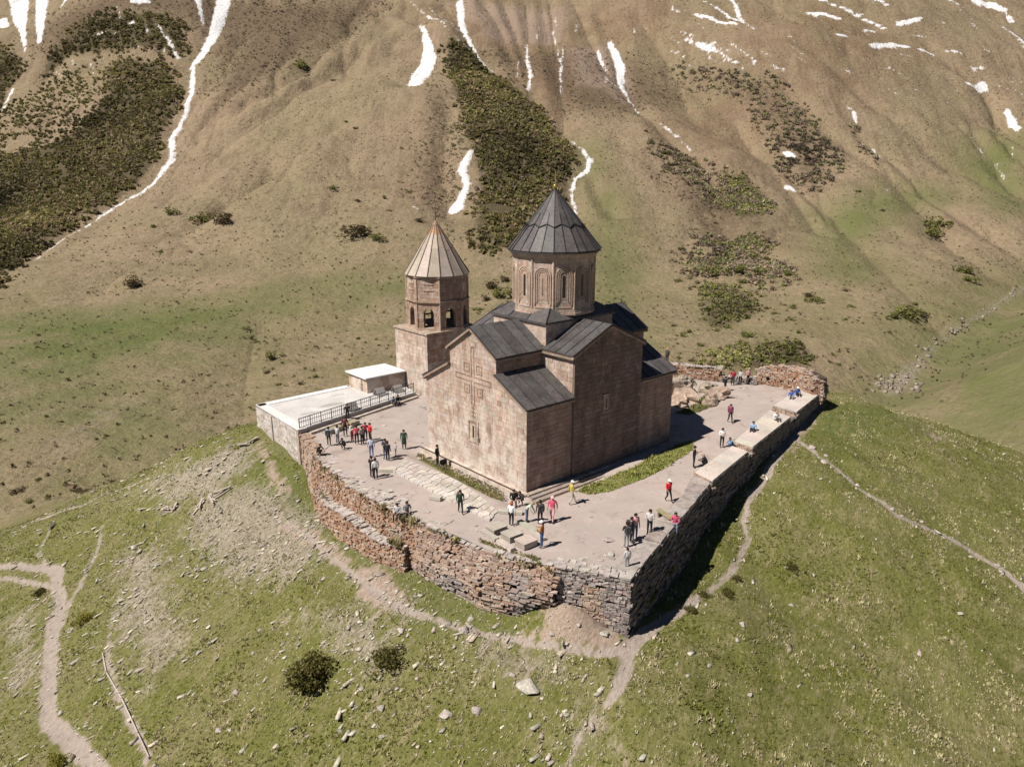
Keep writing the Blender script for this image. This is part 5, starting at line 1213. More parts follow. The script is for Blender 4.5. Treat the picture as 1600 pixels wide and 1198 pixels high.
# coping slab and kerb along the front right edge
for k in range(11):
    a = np.array(T[0], float); e = np.array(T[19], float); f0, f1 = .04 + k * .086, .04 + (k + 1) * .086 - .006
    d = (e - a) / np.linalg.norm(e - a); n2 = np.array([-d[1], d[0]])
    w0 = rng.uniform(.9, 1.5); q = [a + (e - a) * f0, a + (e - a) * f1, a + (e - a) * f1 + n2 * w0, a + (e - a) * f0 + n2 * w0]
    zz = .09 + rng.uniform(0, .05) + .03 * k
    if k == 0: slabrow = thing('edge_slabs', (float(a[0]), float(a[1]), 0), 'row of flat grey edge slabs on top of the tall dark wall', 'slabs')
    mk('slab', [(*p, -.05) for p in q] + [(*(p + nrg.uniform(-.05, .05, 2)), zz) for p in q], BOXF, M_dry, slabrow, jit((.36, .315, .29)))
# ---------------------------------------------------------------- flat roofed building left
bld = thing('flat_roofed_building', (-7, 23, -3), 'low stone building with a flat white roof at the left end of the terrace', 'building')
R_A, R_B, R_C, R_D, R_E = (-6.85, 32.9), (-7.1, 22.9), (7.9, 26.3), (8.45, 30.4), (3.6, 33.3)
rp = [R_A, R_B, R_C, R_D, R_E]; RZt = .45
v, f = prism([(p[0] + .12 if p[0] < 0 else p[0] - .1, p[1]) for p in rp][::-1], lambda a, b, t: (a, b, t), -6, RZt - .14); core = mk('wall', v, f, M_plaster, bld, (.60, .545, .50))
cen = np.mean(np.array(rp), 0)
v, f = prism(rp[::-1], lambda a, b, t: (a, b, t), RZt - .13, RZt); roof = mk('roof', v, f, M_plaster, bld, (.60, .575, .56))
def inset(p, q, w): 
    d = np.array(q) - np.array(p); d /= np.linalg.norm(d); n = np.array([d[1], -d[0]]); 
    if n @ (cen - np.array(p)) < 0: n = -n
    return n * w
for (p, q, w, tn) in ((R_A, R_B, .85, (.74, .71, .69)), (R_E, R_A, .8, (.80, .79, .79)), (R_D, R_E, .5, (.72, .69, .66))):
    n = inset(p, q, w); o2 = inset(p, q, -.08); pv = [np.array(p) + o2, np.array(q) + o2, np.array(q) + n, np.array(p) + n]
    mk('white_edge', [(*x, RZt + .003) for x in pv] + [(*x, RZt + .06) for x in pv], BOXF, M_plaster, roof, tn)
bag = Bag(); ashlar(bag, [(22.95, -4.6), (29.5, -3.2), (32.8, -3.0), (32.8, .29), (22.95, .29)], put_w(-6.985), [((.52, .47, .43), 4), ((.47, .40, .35), 2), ((.60, .56, .53), 3), ((.42, .34, .29), 1)], .24, .25, .7)
bag.emit('stone', M_dry, core, 300)
box('pier', -7.12, -6.95, 22.95, 23.4, gz(-7.2, 23) - .5, .28, M_dry, core, (.44, .36, .30)); box('pier', -7.1, -6.95, 28.9, 29.3, gz(-7.2, 29) - .5, .28, M_dry, core, (.52, .47, .43))
annex = box('annex', 3.7, 8.42, 29.2, 33.0, .2, 2.05, M_stone, bld, (.44, .30, .22))
box('annex_roof', 3.4, 8.44, 28.9, 33.3, 2.06, 2.2, M_plaster, annex, (.74, .73, .73))
box('opening', 3.64, 3.72, 30.2, 30.9, .5, 1.85, M_stone, annex, (.10, .07, .06))
bag = Bag()
ashlar(bag, [(29.2, .3), (33.0, .3), (33.0, 2.04), (29.2, 2.04)], put_w(3.7), [((.46, .30, .2), 3), ((.5, .38, .3), 2)], .28, .4, .8, holes=[(30.15, 30.95, .4, 2.2)])
ashlar(bag, [(3.7, .3), (8.4, .3), (8.4, 2.04), (3.7, 2.04)], put_s(29.2), TAN, .28, .4, .8)
bag.emit('block', M_stone, annex, 300)
# stains on the roof: old bitumen patches laid on it
for (x, y, a, b_) in ((-1, 28, 1.4, .5), (3.5, 27.2, 1.0, .4), (-4, 27, 1.2, .35), (1.0, 30.8, .9, .3)):
    pv = [(x + a * math.cos(t) * rng.uniform(.7, 1.1), y + b_ * math.sin(t) * rng.uniform(.7, 1.1)) for t in np.linspace(0, 2 * math.pi, 13)[:-1]]
    v, f = prism(pv, lambda a, b, t: (a, b, t), RZt + .002, RZt + .01); mk('roof_patch', v, f, M_plaster, roof, jit((.46, .43, .41)))
def roof_hatch(x, y, label, z=RZt):
    t = thing('roof_hatch', (x, y, z), label, 'roof hatch')
    for s in (-1, 1):
        mk('leaf', slab4(*[np.array(p, float) for p in ((x - .5, y + s * .55, z + .02), (x + .5, y + s * .55, z + .02), (x + .5, y, z + .75), (x - .5, y, z + .75))], np.array([0, s * .8, .6]), 0, .05)[0], BOXF, M_paint, t, (.40, .38, .37))
    mk('front', *prism([(y - .45, z + .02), (y + .45, z + .02), (y, z + .66)], lambda a, b, t_: (t_, a, b), x - .42, x - .38), M_paint, t, (.10, .09, .09))
roof_hatch(4.4, 27.9, 'small gabled hatch on the white roof, nearer the annex, left of a pair'); roof_hatch(6.4, 27.6, 'small gabled hatch on the white roof, right of a pair, nearer the tower')
roof_hatch(-.4, 25.2, 'small gabled hatch on the white roof beside the railing')
# railing along the roof edge
rail = thing('iron_railing', (R_B[0], R_B[1], RZt), 'grey iron railing along the edge of the white flat roof', 'railing')
ra, rb = np.array([*R_B, RZt]) + np.array([.25, .25, 0]), np.array([*R_C, RZt]) + np.array([-.2, .12, 0]); rl = np.linalg.norm(rb - ra)
IR = (.13, .13, .14)
for h, w in ((.98, .06), (.62, .04), (.14, .05)): mk('rail', beam_v(ra + np.array([0, 0, h]), rb + np.array([0, 0, h]), w, w), BOXF, M_paint, rail, IR)
for k in range(13):
    p = ra + (rb - ra) * k / 12; mk('post', beam_v(p, p + np.array([0, 0, 1.04]), .07, .07), BOXF, M_paint, rail, IR)
for k in range(60):
    if k % 5: p = ra + (rb - ra) * k / 60; mk('baluster', beam_v(p + np.array([0, 0, .17]), p + np.array([0, 0, .955]), .03, .03), BOXF, M_paint, rail, IR)
kerb = thing('stone_kerb', (-6.5, 22.2, 0), 'long low stone kerb in front of the iron railing', 'kerb')
for k in range(16):
    p, q = np.array([-6.2 + k * .87, 22.45 + k * .205, .06]), np.array([-6.2 + (k + 1) * .87 - .02, 22.45 + (k + 1) * .205 - .005, .06])
    mk('kerb_stone', beam_v(p, q, .3, .22 + rng.uniform(0, .03)), BOXF, M_stone, kerb, jit((.42, .36, .30)))
for i, (x, y, lab) in enumerate(((-4.1, 21.7, 'flat mossy stone block by the railing, behind the light blue jacket'), (-2.2, 22.1, 'second flat mossy stone block by the railing, behind the tour group'))):
    t = thing('stone_block', (x, y, 0), lab, 'stone block')
    mk('block', stone_v(np.array([x, y, .2]), np.array([.97, .23, 0]), np.array([-.23, .97, 0]), np.array([0, 0, 1.]), 1.6, .4, .75, .12), BOXF, M_rock, t, (.36, .33, .24))
# ---------------------------------------------------------------- flagstones, graves
flag = thing('flagstone_strip', (-4, 5, 0), 'long strip of pale irregular flagstones across the gravel before the west front', 'flagstones')
def strip_edge(t):                                              # t 0 far end .. 1 near end
    return np.array([-5.35 + .25 * t, 10.6 - 12.5 * t]), np.array([-3.2 - .55 * t + .9 * math.sin(t * math.pi) , 11.3 - 12.6 * t])
NR = 21
gridp = {}
for i in range(NR + 1):
    a, c = strip_edge(i / NR)
    for j in range(5):
        p = a + (c - a) * (j / 4); 
        if 0 < j < 4: p = p + nrg.uniform(-.14, .14, 2)
        p = p + np.array([0, rng.uniform(-.15, .15)]); gridp[i, j] = p
for i in range(NR):
    for j in range(4):
        q = [gridp[i, j], gridp[i + 1, j], gridp[i + 1, j + 1], gridp[i, j + 1]]; m = sum(q) / 4; q = [m + (p - m) * rng.uniform(.86, .96) for p in q]
        edge = j in (0,)
        z = .04 + rng.uniform(0, .03) + (.08 if edge else 0)
        tn = jit((.56, .52, .47), .06) if edge else tone([((.50, .45, .405), 3), ((.54, .49, .445), 2), ((.45, .40, .355), 2)])
        mk('flagstone', [(*p, -.06) for p in q] + [(*p, z) for p in q], BOXF, M_plaster, flag, tn)
def loose_slab(cx, cy, ax, ay, ang, h, label, tint=(.48, .44, .38)):
    d = np.array([math.cos(ang), math.sin(ang), 0]); n = np.array([-d[1], d[0], 0])
    t = thing('kerb_slab', (cx, cy, 0), label, 'stone slab')
    mk('slab', stone_v(np.array([cx, cy, h / 2]), d, n, np.array([0, 0, 1.]), ax, h, ay, .06), BOXF, M_plaster, t, jit(tint, .06))
loose_slab(-5.6, 10.4, 1.6, .5, -.75, .2, 'pale stone slab lying at the far end of the flagstone strip')
loose_slab(-5.75, 3.4, .9, .45, -1.1, .25, 'pale stone block half way along the flagstone strip')
loose_slab(-3.2, -1.9, 1.7, .35, -.9, .2, 'long pale kerb slab between flagstones and graves')
loose_slab(-6.45, -3.6, 1.6, .4, 1.5, .2, 'long pale kerb slab left of the graves, upper one'); loose_slab(-6.55, -5.3, 1.6, .4, 1.5, .2, 'long pale kerb slab left of the graves, lower one')
loose_slab(-3.75, -4.3, 1.9, .4, -1.65, .2, 'long pale kerb slab right of the graves, upper one'); loose_slab(-4.1, -5.6, 1.5, .35, -1.7, .18, 'long pale kerb slab right of the graves, lower one')
for (cx, cy, lab) in ((-5.65, -3.3, 'low grave slab nearest the flagstones, first of three'), (-5.5, -4.7, 'middle one of the three low grave slabs'), (-5.45, -6.0, 'grave slab farthest from the flagstones, last of three')):
    g = thing('grave', (cx, cy, 0), lab, 'grave')
    a = -1.62; d = np.array([math.cos(a), math.sin(a), 0]); n = np.array([-d[1], d[0], 0])
    mk('tomb_body', stone_v(np.array([cx, cy, .16]), d, n, np.array([0, 0, 1.]), .98, .36, 1.05, .05), BOXF, M_plaster, g, jit((.36, .31, .26)))
    mk('tomb_lid', stone_v(np.array([cx, cy, .375]), d, n, np.array([0, 0, 1.]), 1.02, .07, 1.12, .04), BOXF, M_plaster, g, jit((.44, .39, .335)))
b_ = thing('plank_bench', (4.2, -9.5, 0), 'low plank bench on the gravel by the right wall', 'bench')
for k in range(3): mk('plank', beam_v((4.55 - k * .17, -8.7 - k * .03, .4), (4.05 - k * .17, -10.2 - k * .03, .4), .15, .05), BOXF, M_wood, b_, jit((.30, .27, .16)))
for s in (.15, .85): mk('leg', beam_v((4.55 - .5 * s - .02, -8.7 - 1.5 * s, .18), (4.15 - .5 * s, -8.75 - 1.5 * s, .18), .1, .36), BOXF, M_wood, b_, (.2, .17, .12))
# ---------------------------------------------------------------- rocks
def rock_mesh(name, seed, tint, flat_=.65, rough=.28, sub=2):
    bm = bmesh.new(); bmesh.ops.create_icosphere(bm, subdivisions=sub, radius=.5)
    for v in bm.verts:
        n = v.co.normalized(); p = n * 1.7
        k = 1 + rough * 2 * float(fbm(np.array([p.x + p.z * .7 + seed * 3.1]), np.array([p.y - p.z * .6 + seed * 1.7]), 3, seed)[0])
        v.co = n * .5 * k; v.co.z *= flat_
    # a few planed faces
    rr = random.Random(seed)
    for _ in range(5):
        d = Vector((rr.uniform(-1, 1), rr.uniform(-1, 1), rr.uniform(-.2, 1))).normalized(); lim = rr.uniform(.26, .38)
        for v in bm.verts:
            e = v.co.dot(d)
            if e > lim: v.co -= d * (e - lim)
    me = bpy.data.meshes.new(name); bm.to_mesh(me); bm.free(); me.materials.append(M_rock)
    a = me.attributes.new('tint', 'FLOAT_COLOR', 'POINT'); t = np.ones((len(me.vertices), 4), np.float32); t[:, :3] = tint; a.data.foreach_set('color', t.ravel())
    return me
OUTCROP = [rock_mesh('rock', 200 + k, jit((.34, .275, .215), .1), .8, .45, 3) for k in range(3)]
ROCKS = [rock_mesh('rock', 100 + k, jit((.50, .45, .405), .1), .55 + .06 * k) for k in range(6)]
def place_rock(x, y, sx, sy, sz, label, name='boulder', group=None, z=None, k=None, cat='boulder', src=None):
    src = src or ROCKS
    o = link(name, src[rng.randrange(len(src))]); tag(o, label, cat, group)
    o.location = (x, y, (gz(x, y) if z is None else z) + sz * .12); o.scale = (sx, sy, sz); o.rotation_euler = (rng.uniform(-.2, .2), rng.uniform(-.2, .2), rng.uniform(0, 6.28)); return o
for i, (x, y, sx, sy, sz, lab) in enumerate(((30.6, 8.6, 4.6, 3.4, 2.6, 'largest pale boulder beside the east end of the church'), (28.4, 6.6, 3.2, 2.4, 1.9, 'pale boulder close to the church, below the orange back wall'), (33.2, 6.9, 3.6, 2.6, 1.8, 'pale boulder next to the person in black of the back group'),
        (31.6, 5.0, 2.6, 2.0, 1.5, 'cracked boulder at the edge of the gravel way by the east end'), (29.2, 4.0, 2.2, 1.6, 1.2, 'low boulder in the grass by the east end of the church'), (26.6, 6.0, 2.0, 1.8, 1.4, 'shaded boulder against the east end of the church'), (33.5, 10.4, 3.4, 2.4, 1.9, 'pale boulder under the orange back wall'))):
    place_rock(x, y, sx * 1.15, sy * 1.15, sz * 1.25, lab, z=0, src=OUTCROP)
place_rock(-1.0, -8.9, .9, .7, .25, 'small white stone lying alone on the gravel', 'stone', z=0, cat='stone'); place_rock(-2.2, -10.3, .6, .45, .25, 'small white stone at the terrace edge above the grey wall', 'stone', z=0, cat='stone')
SPECIAL = {0: 'largest pale boulder in the grass below the front wall', 1: 'upright pale boulder in the grass left of the largest one', 2: 'white flat stone in the grass right of the upright boulder', 26: 'white slab stone at the foot of the grey corner wall'}
for i, (x, y, s) in enumerate(BOULDERS):
    big = s > .45
    lab = SPECIAL.get(i) or ('pale stone lying in the hillside grass' if not (x > 0) else 'pale stone beside the right hand footpath')
    place_rock(x, y, s * rng.uniform(1.0, 1.35), s * rng.uniform(.7, 1), s * rng.uniform(.6, .9), lab, 'boulder' if big else 'stone', None if i in SPECIAL else ('stones in the hillside grass' if not (x > 0) else 'stones by the right footpath'), cat='boulder' if big else 'stone')

# flat stones trodden into the terrace gravel: uncountable
def trodden(n, seed):
    r_ = np.random.default_rng(seed); x = r_.uniform(-9, 40, n); y = r_.uniform(-12, 24, n)
    d = poly_dist(x, y, TER_IN); edge = np.exp(d / 1.3); ok = (d < -.25) & ~((x > -1) & (x < 18) & (y > -1.6) & (y < 13.5)) & (r_.random(n) < .05 + .45 * edge * (x < 0) + .5 * (fbm(x / 3.5, y / 3.5, 3, 45) > .16))
    x, y = x[ok], y[ok]; n = len(x); s = r_.uniform(.08, .34, n); k = 6; a = np.sort(r_.uniform(0, 6.283, (n, k)), 1); rr = s[:, None] * r_.uniform(.6, 1.1, (n, k)); st = r_.uniform(.5, 1, n)[:, None]
    px_ = x[:, None] + rr * np.cos(a); py_ = y[:, None] + rr * np.sin(a) * st; zt_ = terz(x, y)[:, None] + .022 + r_.uniform(0, .03, n)[:, None]
    top = np.stack([px_, py_, zt_ + 0 * px_], -1); bot = np.stack([px_ * 1, py_ * 1, zt_ - .12 + 0 * px_], -1); V = np.concatenate([top, bot], 1).reshape(-1, 3)
    F_ = []
    for i in range(n):
        o = i * 12; F_.append(tuple(o + j for j in range(6))); F_ += [(o + j, o + 6 + j, o + 6 + (j + 1) % 6, o + (j + 1) % 6) for j in range(6)]
    c = np.array([.45, .40, .365])[None] * (1 + r_.uniform(-.3, .2, (n, 1)))
    tag(mk('trodden_stones', V, F_, M_dry, None, np.repeat(c, 12, 0)), 'flat pale stones trodden into the terrace gravel', 'stones', kind='stuff')
trodden(2600, 51)
# ---------------------------------------------------------------- foliage
def leaf_quads(P, size, tint, flatten=0.0):
    """random leaf-sized quads at points P; size (n,), tint (n,3)"""
    n = len(P); a = nrg.normal(size=(n, 3)); a /= np.linalg.norm(a, axis=1, keepdims=True)
    b = nrg.normal(size=(n, 3)); b -= a * (a * b).sum(1, keepdims=True); b /= np.linalg.norm(b, axis=1, keepdims=True)
    c = np.cross(a, b); s = np.asarray(size)[:, None] * .5
    V = np.stack([P - b * s - c * s * .6, P + b * s * .9 - c * s * .7, P + b * s + c * s * .6, P - b * s * .8 + c * s * .8], 1).reshape(-1, 3)
    Fq = np.arange(4 * n).reshape(n, 4); T_ = np.repeat(tint, 4, 0); return V, Fq, T_
def crown_points(n, rx, rz, lumps, r_):
    """points in a lumpy low crown standing on z = 0"""
    cs = r_.normal(size=(lumps, 3)) * np.array([rx * .42, rx * .42, rz * .2]) + np.array([0, 0, rz * .5]); rad = r_.uniform(.3, .55, lumps) * rx
    k = r_.integers(0, lumps, n); d = r_.normal(size=(n, 3)); d /= np.linalg.norm(d, axis=1, keepdims=True)
    P = cs[k] + d * (rad[k] * r_.uniform(.55, 1.05, n) ** .5)[:, None] * np.array([1, 1, .8 * rz / rx]); P[:, 2] = np.abs(P[:, 2]); return P
def shrub_mesh(name, n, base, var, leaf, lumps=9, rz=.55, stems=5):
    P = crown_points(n, .5, rz, lumps, nrg)
    t = np.array(base)[None] * (1 + nrg.uniform(-var, var, (n, 1))) * (1 + nrg.uniform(-.12, .12, (n, 3))); t = t * (.85 + .5 * P[:, 2:3] / rz * 0 + .15)
    V, Fq, T_ = leaf_quads(P, nrg.uniform(.7, 1.3, n) * leaf, t)
    return fast_mesh(name, V, Fq, M_leaf, tint=T_)
def stem_mesh(name):
    V_, F_ = [], []
    for k in range(5):
        a = 2 * math.pi * k / 5 + rng.uniform(-.4, .4); p = (.03 * math.cos(a), .03 * math.sin(a), -.08); q = (.26 * math.cos(a), .26 * math.sin(a), .36)
        b_ = len(V_); V_ += beam_v(p, q, .025, .025); F_ += [tuple(i + b_ for i in f) for f in BOXF]
    return mesh_of(name, V_, F_, M_wood, (.13, .09, .06))
STEM = stem_mesh('stem')
GREEN_S = [shrub_mesh('crown', 420, (.19, .195, .060), .4, .085, 8) for k in range(4)]
BROWN_S = [shrub_mesh('crown', 380, (.15, .115, .065), .4, .08, 8) for k in range(2)]
def put_shrub(name, me, x, y, s, label, cat='shrub', group=None, z=None, sz=1.0):
    e = thing(name, (x, y, (gz(x, y) if z is None else z) - .03 * s), label, cat, group)
    c = bpy.data.objects.new('crown', me); COL.objects.link(c); c.parent = e
    t = bpy.data.objects.new('stem', STEM); COL.objects.link(t); t.parent = e
    e.scale = (s, s * rng.uniform(.8, 1.1), s * sz); e.rotation_euler = (0, 0, rng.uniform(0, 6.28)); return e
for i, (x, y, s) in enumerate(SHRUB):
    z = float(z_far(np.array([x]), np.array([y]))[0])
    brown = rng.random() < .3; u_, w_ = uw(x, y); lt = w_ / u_
    zone = ('at the foot of the meadow by the left saddle' if u_ < 190 and lt < -.3 else 'on the meadow behind the flat roofed building' if u_ < 260 and lt < -.1 else 'on the upper left grass spur' if u_ > 420 and lt < 0 else
            'on the dry meadow left of the bell tower' if lt < -.2 else 'on the meadow around the bell tower and its left' if lt < .0 else 'close behind the church roof' if u_ < 330 and lt < .22 else
            'by the stream valley at the right' if lt > .45 and u_ < 330 else 'on the right hand slope below the snow streaks' if u_ > 330 else 'on the meadow between the dome and the stream')
    kind_ = ('brown leafless shrub ' if brown else 'green leafy shrub ') + zone
    put_shrub('shrub', rng.choice(BROWN_S if brown else GREEN_S), x, y, max(1.2, s * 1.15), kind_, 'shrub', kind_.replace('shrub', 'shrubs'), z, rng.uniform(.55, .8))
JUN = [shrub_mesh('crown', 2600, (.13, .118, .034), .6, .055, 30, .5), shrub_mesh('crown', 2200, (.135, .122, .038), .6, .06, 28, .5)]
YEL = shrub_mesh('crown', 900, (.24, .22, .04), .35, .06, 10, .5)
JL = ['largest dark juniper bush in the grass below the orange wall', 'smaller dark juniper bush right of the largest one', 'small yellowish bush beside the left footpath', 'small dark bush in the grass right of the right footpath', 'dark low bush between the footpath and the dark wall, nearer the front', 'dark low bush below the front corner on the footpath edge', 'yellow flowering bush at the lower left edge', 'dark low bush beside the footpath loop at the left', 'dark low bush on the path edge under the tall dark wall', 'dark low bush on the outer edge of the right footpath']
for i, (x, y, s) in enumerate(JUNIPER):
    put_shrub('juniper_bush' if i not in (2, 6) else 'yellow_bush', YEL if i in (2, 6) else JUN[i % 2], x, y, s * 1.15, JL[i], 'bush', None, None, .85)
# wood and scrub on the far slopes: one mass each
def slope_wood(name, label, polys, spacing, rmin, rmax, K, tones, seed, keep=1.0, leaf=.42):
    r_ = np.random.default_rng(seed); PX, PY = [], []
    for poly in polys:
        xs = [p[0] for p in poly]; ys = [p[1] for p in poly]; n = int((max(xs) - min(xs)) * (max(ys) - min(ys)) / spacing ** 2)
        x = r_.uniform(min(xs), max(xs), n); y = r_.uniform(min(ys), max(ys), n)
        d = poly_dist(x, y, poly); edge = fbm(x / 14, y / 14, 3, 91) * 9
        ok = (d + edge < 0) & (r_.random(n) < keep * np.clip(.25 - (d + edge) / 16, 0, 1)) & (fbm(x / 30, y / 30, 3, 93) + .55 * keep > 0)
        ok &= np.array([True] * n)
        PX.append(x[ok]); PY.append(y[ok])
    x = np.concatenate(PX); y = np.concatenate(PY)
    sn = masks(x, y); ok = (sn['snow'] < .35) & (sn['nearhill'] < .3); x, y = x[ok], y[ok]
    z = z_far(x, y); n = len(x); R_ = r_.uniform(rmin, rmax, n)
    d = r_.normal(size=(n, K, 3)); d /= np.linalg.norm(d, axis=2, keepdims=True); d[:, :, 2] = np.abs(d[:, :, 2])
    P = np.stack([x, y, z], -1)[:, None, :] + d * (R_[:, None] * r_.uniform(.35, 1.0, (n, K)))[:, :, None] * np.array([1, 1, .95])
    P[:, :, 2] += .12 * R_[:, None]
    ti = r_.integers(0, len(tones), n); patch = fbm(x / 45, y / 45, 3, 95)
    t = np.array(tones)[ti] * (1 + patch * 1.1)[:, None] * (1 + r_.uniform(-.22, .22, n))[:, None]; t = np.repeat(t[:, None, :], K, 1) * (1 + r_.uniform(-.3, .3, (n, K, 1)))
    V, Fq, T_ = leaf_quads(P.reshape(-1, 3), np.repeat(R_ * leaf * 2, K) * r_.uniform(.7, 1.3, n * K), np.clip(t.reshape(-1, 3), .01, .5))
    o = link(name, fast_mesh(name, V, Fq, M_leaf, tint=T_)); tag(o, label, name.replace('_', ' '), kind='stuff'); print(name, n)
DKG = [(.195, .175, .066), (.225, .185, .09), (.24, .185, .115), (.18, .172, .06)]
slope_wood('birch_wood', 'dense dark green dwarf wood on the left mountain slope', FOREST[:3], 1.9, .7, 2.0, 13, DKG, 5)
slope_wood('birch_wood', 'dense dark green dwarf wood on the slope behind the dome', FOREST[3:4], 1.8, .65, 1.95, 14, DKG, 6)
slope_wood('green_thicket', 'bright green thickets on the meadow right of the dome', FOREST[4:8], 1.6, .7, 1.5, 34, [(.26, .265, .085), (.225, .235, .075), (.27, .25, .11), (.24, .20, .12)], 7, .9, .27)
slope_wood('open_thicket', 'loose olive shrubs on the grassy band inside the left dwarf wood', BAND, 2.3, .6, 1.7, 14, [(.22, .205, .085), (.25, .215, .11), (.20, .19, .07)], 12, .8)
SC = [(.30, .235, .175), (.27, .212, .16), (.265, .25, .13), (.235, .24, .115), (.25, .19, .15)]
slope_wood('brown_scrub', 'dense purple brown and olive scrub in the gullies right of the dome', DENSE[:4], 2.7, .9, 2.3, 26, SC, 9, .9, .25)
slope_wood('brown_scrub', 'brown scrub between the two snow patches left of the dome', DENSE[4:5], 3.0, .6, 1.6, 20, SC, 10, .8, .25)
slope_wood('scrub', 'sparse brown scrub scattered over the upper slopes', SCRUB, 3.4, .4, 1.3, 16, [(.25, .19, .13), (.24, .215, .115), (.27, .21, .15)], 8, .6, .28)
# low tussocks and dwarf shrubs dotted over the open meadow: uncountable
WEST = [[(-60, 60), (-60, 460), (60, 900), (480, 560), (950, 260), (480, 20), (120, 20), (40, 80)]]
slope_wood('tussocks', 'tiny brown tussocks and dwarf shrubs dotted over the open meadow', WEST, 2.9, .2, .75, 6, [(.21, .16, .10), (.22, .19, .095), (.25, .20, .13), (.17, .15, .075)], 13, .36, .4)
# grass on the near hill: tufts, joined
def grass_field(name, label, n, box_, seed, hmin, hmax, tones, cond, zfun, blades=4, at_=None):
    r_ = np.random.default_rng(seed); x = r_.uniform(box_[0], box_[1], n); y = r_.uniform(box_[2], box_[3], n)
    if at_ is not None: x, y = at_
    ok = cond(x, y, r_); x, y = x[ok], y[ok]; n = len(x); z = zfun(x, y)
    clump = fbm(x / 1.6, y / 1.6, 3, 55); h = r_.uniform(hmin, hmax, n) * (1 + clump * .9)
    tus = fbm(x / .55, y / .55, 2, 57); patch = fbm(x / 6.5, y / 6.5, 3, 58) + .5 * fbm(x / 2.2, y / 2.2, 2, 59)     # straw tussocks in patches
    h = h * (1 + .7 * np.clip(tus * 2, 0, 1))
    tn = np.array(tones); g = np.clip((tus * 1.3 + patch * 1.15 + r_.normal(size=n) * .10 - .06 + .10 * sstep(2, -14, x + .15 * y)) * 3.2 + .22, 0, 1)[:, None]; col = tn[0] * (1 - g) + tn[1] * g; col = col * (1 + r_.uniform(-.4, .4, (n, 1)))
    a = r_.uniform(0, 6.283, (n, blades)); w = (h * r_.uniform(.16, .3, n))[:, None] + .012; lean = h[:, None] * r_.uniform(.15, .9, (n, blades))
    bx_ = x[:, None] + r_.uniform(-.07, .07, (n, blades)); by_ = y[:, None] + r_.uniform(-.07, .07, (n, blades))
    ca, sa = np.cos(a), np.sin(a)
    p0 = np.stack([bx_ - sa * w, by_ + ca * w, z[:, None] + 0 * a - .02], -1); p1 = np.stack([bx_ + sa * w, by_ - ca * w, z[:, None] + 0 * a - .02], -1)
    p2 = np.stack([bx_ + ca * lean, by_ + sa * lean, z[:, None] + h[:, None] * r_.uniform(.7, 1.1, (n, blades))], -1)
    V = np.stack([p0, p1, p2], 2).reshape(-1, 3); Fq = np.arange(len(V)).reshape(-1, 3)
    T_ = np.repeat(np.clip(col, .01, .6), blades * 3, 0)
    o = link(name, fast_mesh(name, V, Fq, M_grass, tint=T_)); tag(o, label, 'grass', kind='stuff'); print(name, n)
GT = [(.182, .190, .040), (.48, .42, .25)]
def in_view(x, y):
    u, w = uw(x, y); return (u > 14) & (np.abs(w) < u * .88 + 4)
def hill_cond(x, y, r_):
    p = hsample(HAT['path'], x, y); dd = poly_dist(x, y, TERRACE); di = hsample(HAT['dirt'], x, y); sc = hsample(HAT['scree'], x, y)
    dist = np.hypot(x - CAM[0], y - CAM[1])
    return in_view(x, y) & (dd > .25) & (p < .42) & (r_.random(len(x)) > np.maximum(di * 1.3, sc * .55)) & (hsample(HAT['nearhill'], x, y) > .6) & (r_.random(len(x)) < np.clip(38 / dist, .25, 1))
grass_field('grass', 'tufted green and straw coloured grass covering the hill', 470000, (-47, 80, -43, 70), 21, .05, .14, GT, hill_cond, lambda x, y: hsample(HG, x, y), 3)
strips = [[(3.0, -2.3), (10, -2.1), (17.4, -1.1), (18.6, -1.5), (16.7, -2.7), (13, -3.5), (9.1, -4.0), (5.0, -4.0), (3.2, -3.3)], [(-1.5, 11.6), (-1.15, 8), (-1.2, 1.2), (-1.9, .4), (-2.4, 1.2), (-2.2, 6.5), (-1.9, 11.4)], [(-7.1, -3.4), (-6.9, -5.0), (-6.3, -7.6), (-5.9, -7.9), (-6.9, -5.4), (-7.4, -4.0)], [(24.5, 3.2), (29, 3.4), (33, 4.6), (31.5, 6.2), (27, 4.6), (24, 4.4)]]
TG = [((.24, .29, .06), (.32, .32, .10)), ((.20, .18, .07), (.34, .27, .15)), ((.13, .14, .045), (.26, .22, .11)), ((.15, .165, .05), (.27, .24, .11))]
TL = ['bright green grass strip along the shaded south wall of the church', 'thin dry grass strip along the foot of the west front', 'thin grass fringe on the terrace edge by the graves', 'grass patch among the boulders behind the church']
def soil_mat():
    b = NB('turf', .95); n = b.noise(3, 4); b.color(b.mix(b.ramp(n, .35, .65), (.16, .18, .045), (.25, .23, .10))); return b.m
M_turf = soil_mat()
for k, poly in enumerate(strips):
    xs = [p[0] for p in poly]; ys = [p[1] for p in poly]
    plan_poly_mesh('turf', poly, .5, lambda x, y: terz(x, y) + .02 + .05 * np.clip(-poly_dist(x, y, poly), 0, 1), M_turf, None, 'structure')
    grass_field('grass', TL[k], int(90 * (max(xs) - min(xs)) * (max(ys) - min(ys))), (min(xs), max(xs), min(ys), max(ys)), 60 + k, .06, .16, TG[k], lambda x, y, r_: poly_dist(x, y, poly) < .15 * r_.random(len(x)), lambda x, y: 0 * x, 3)
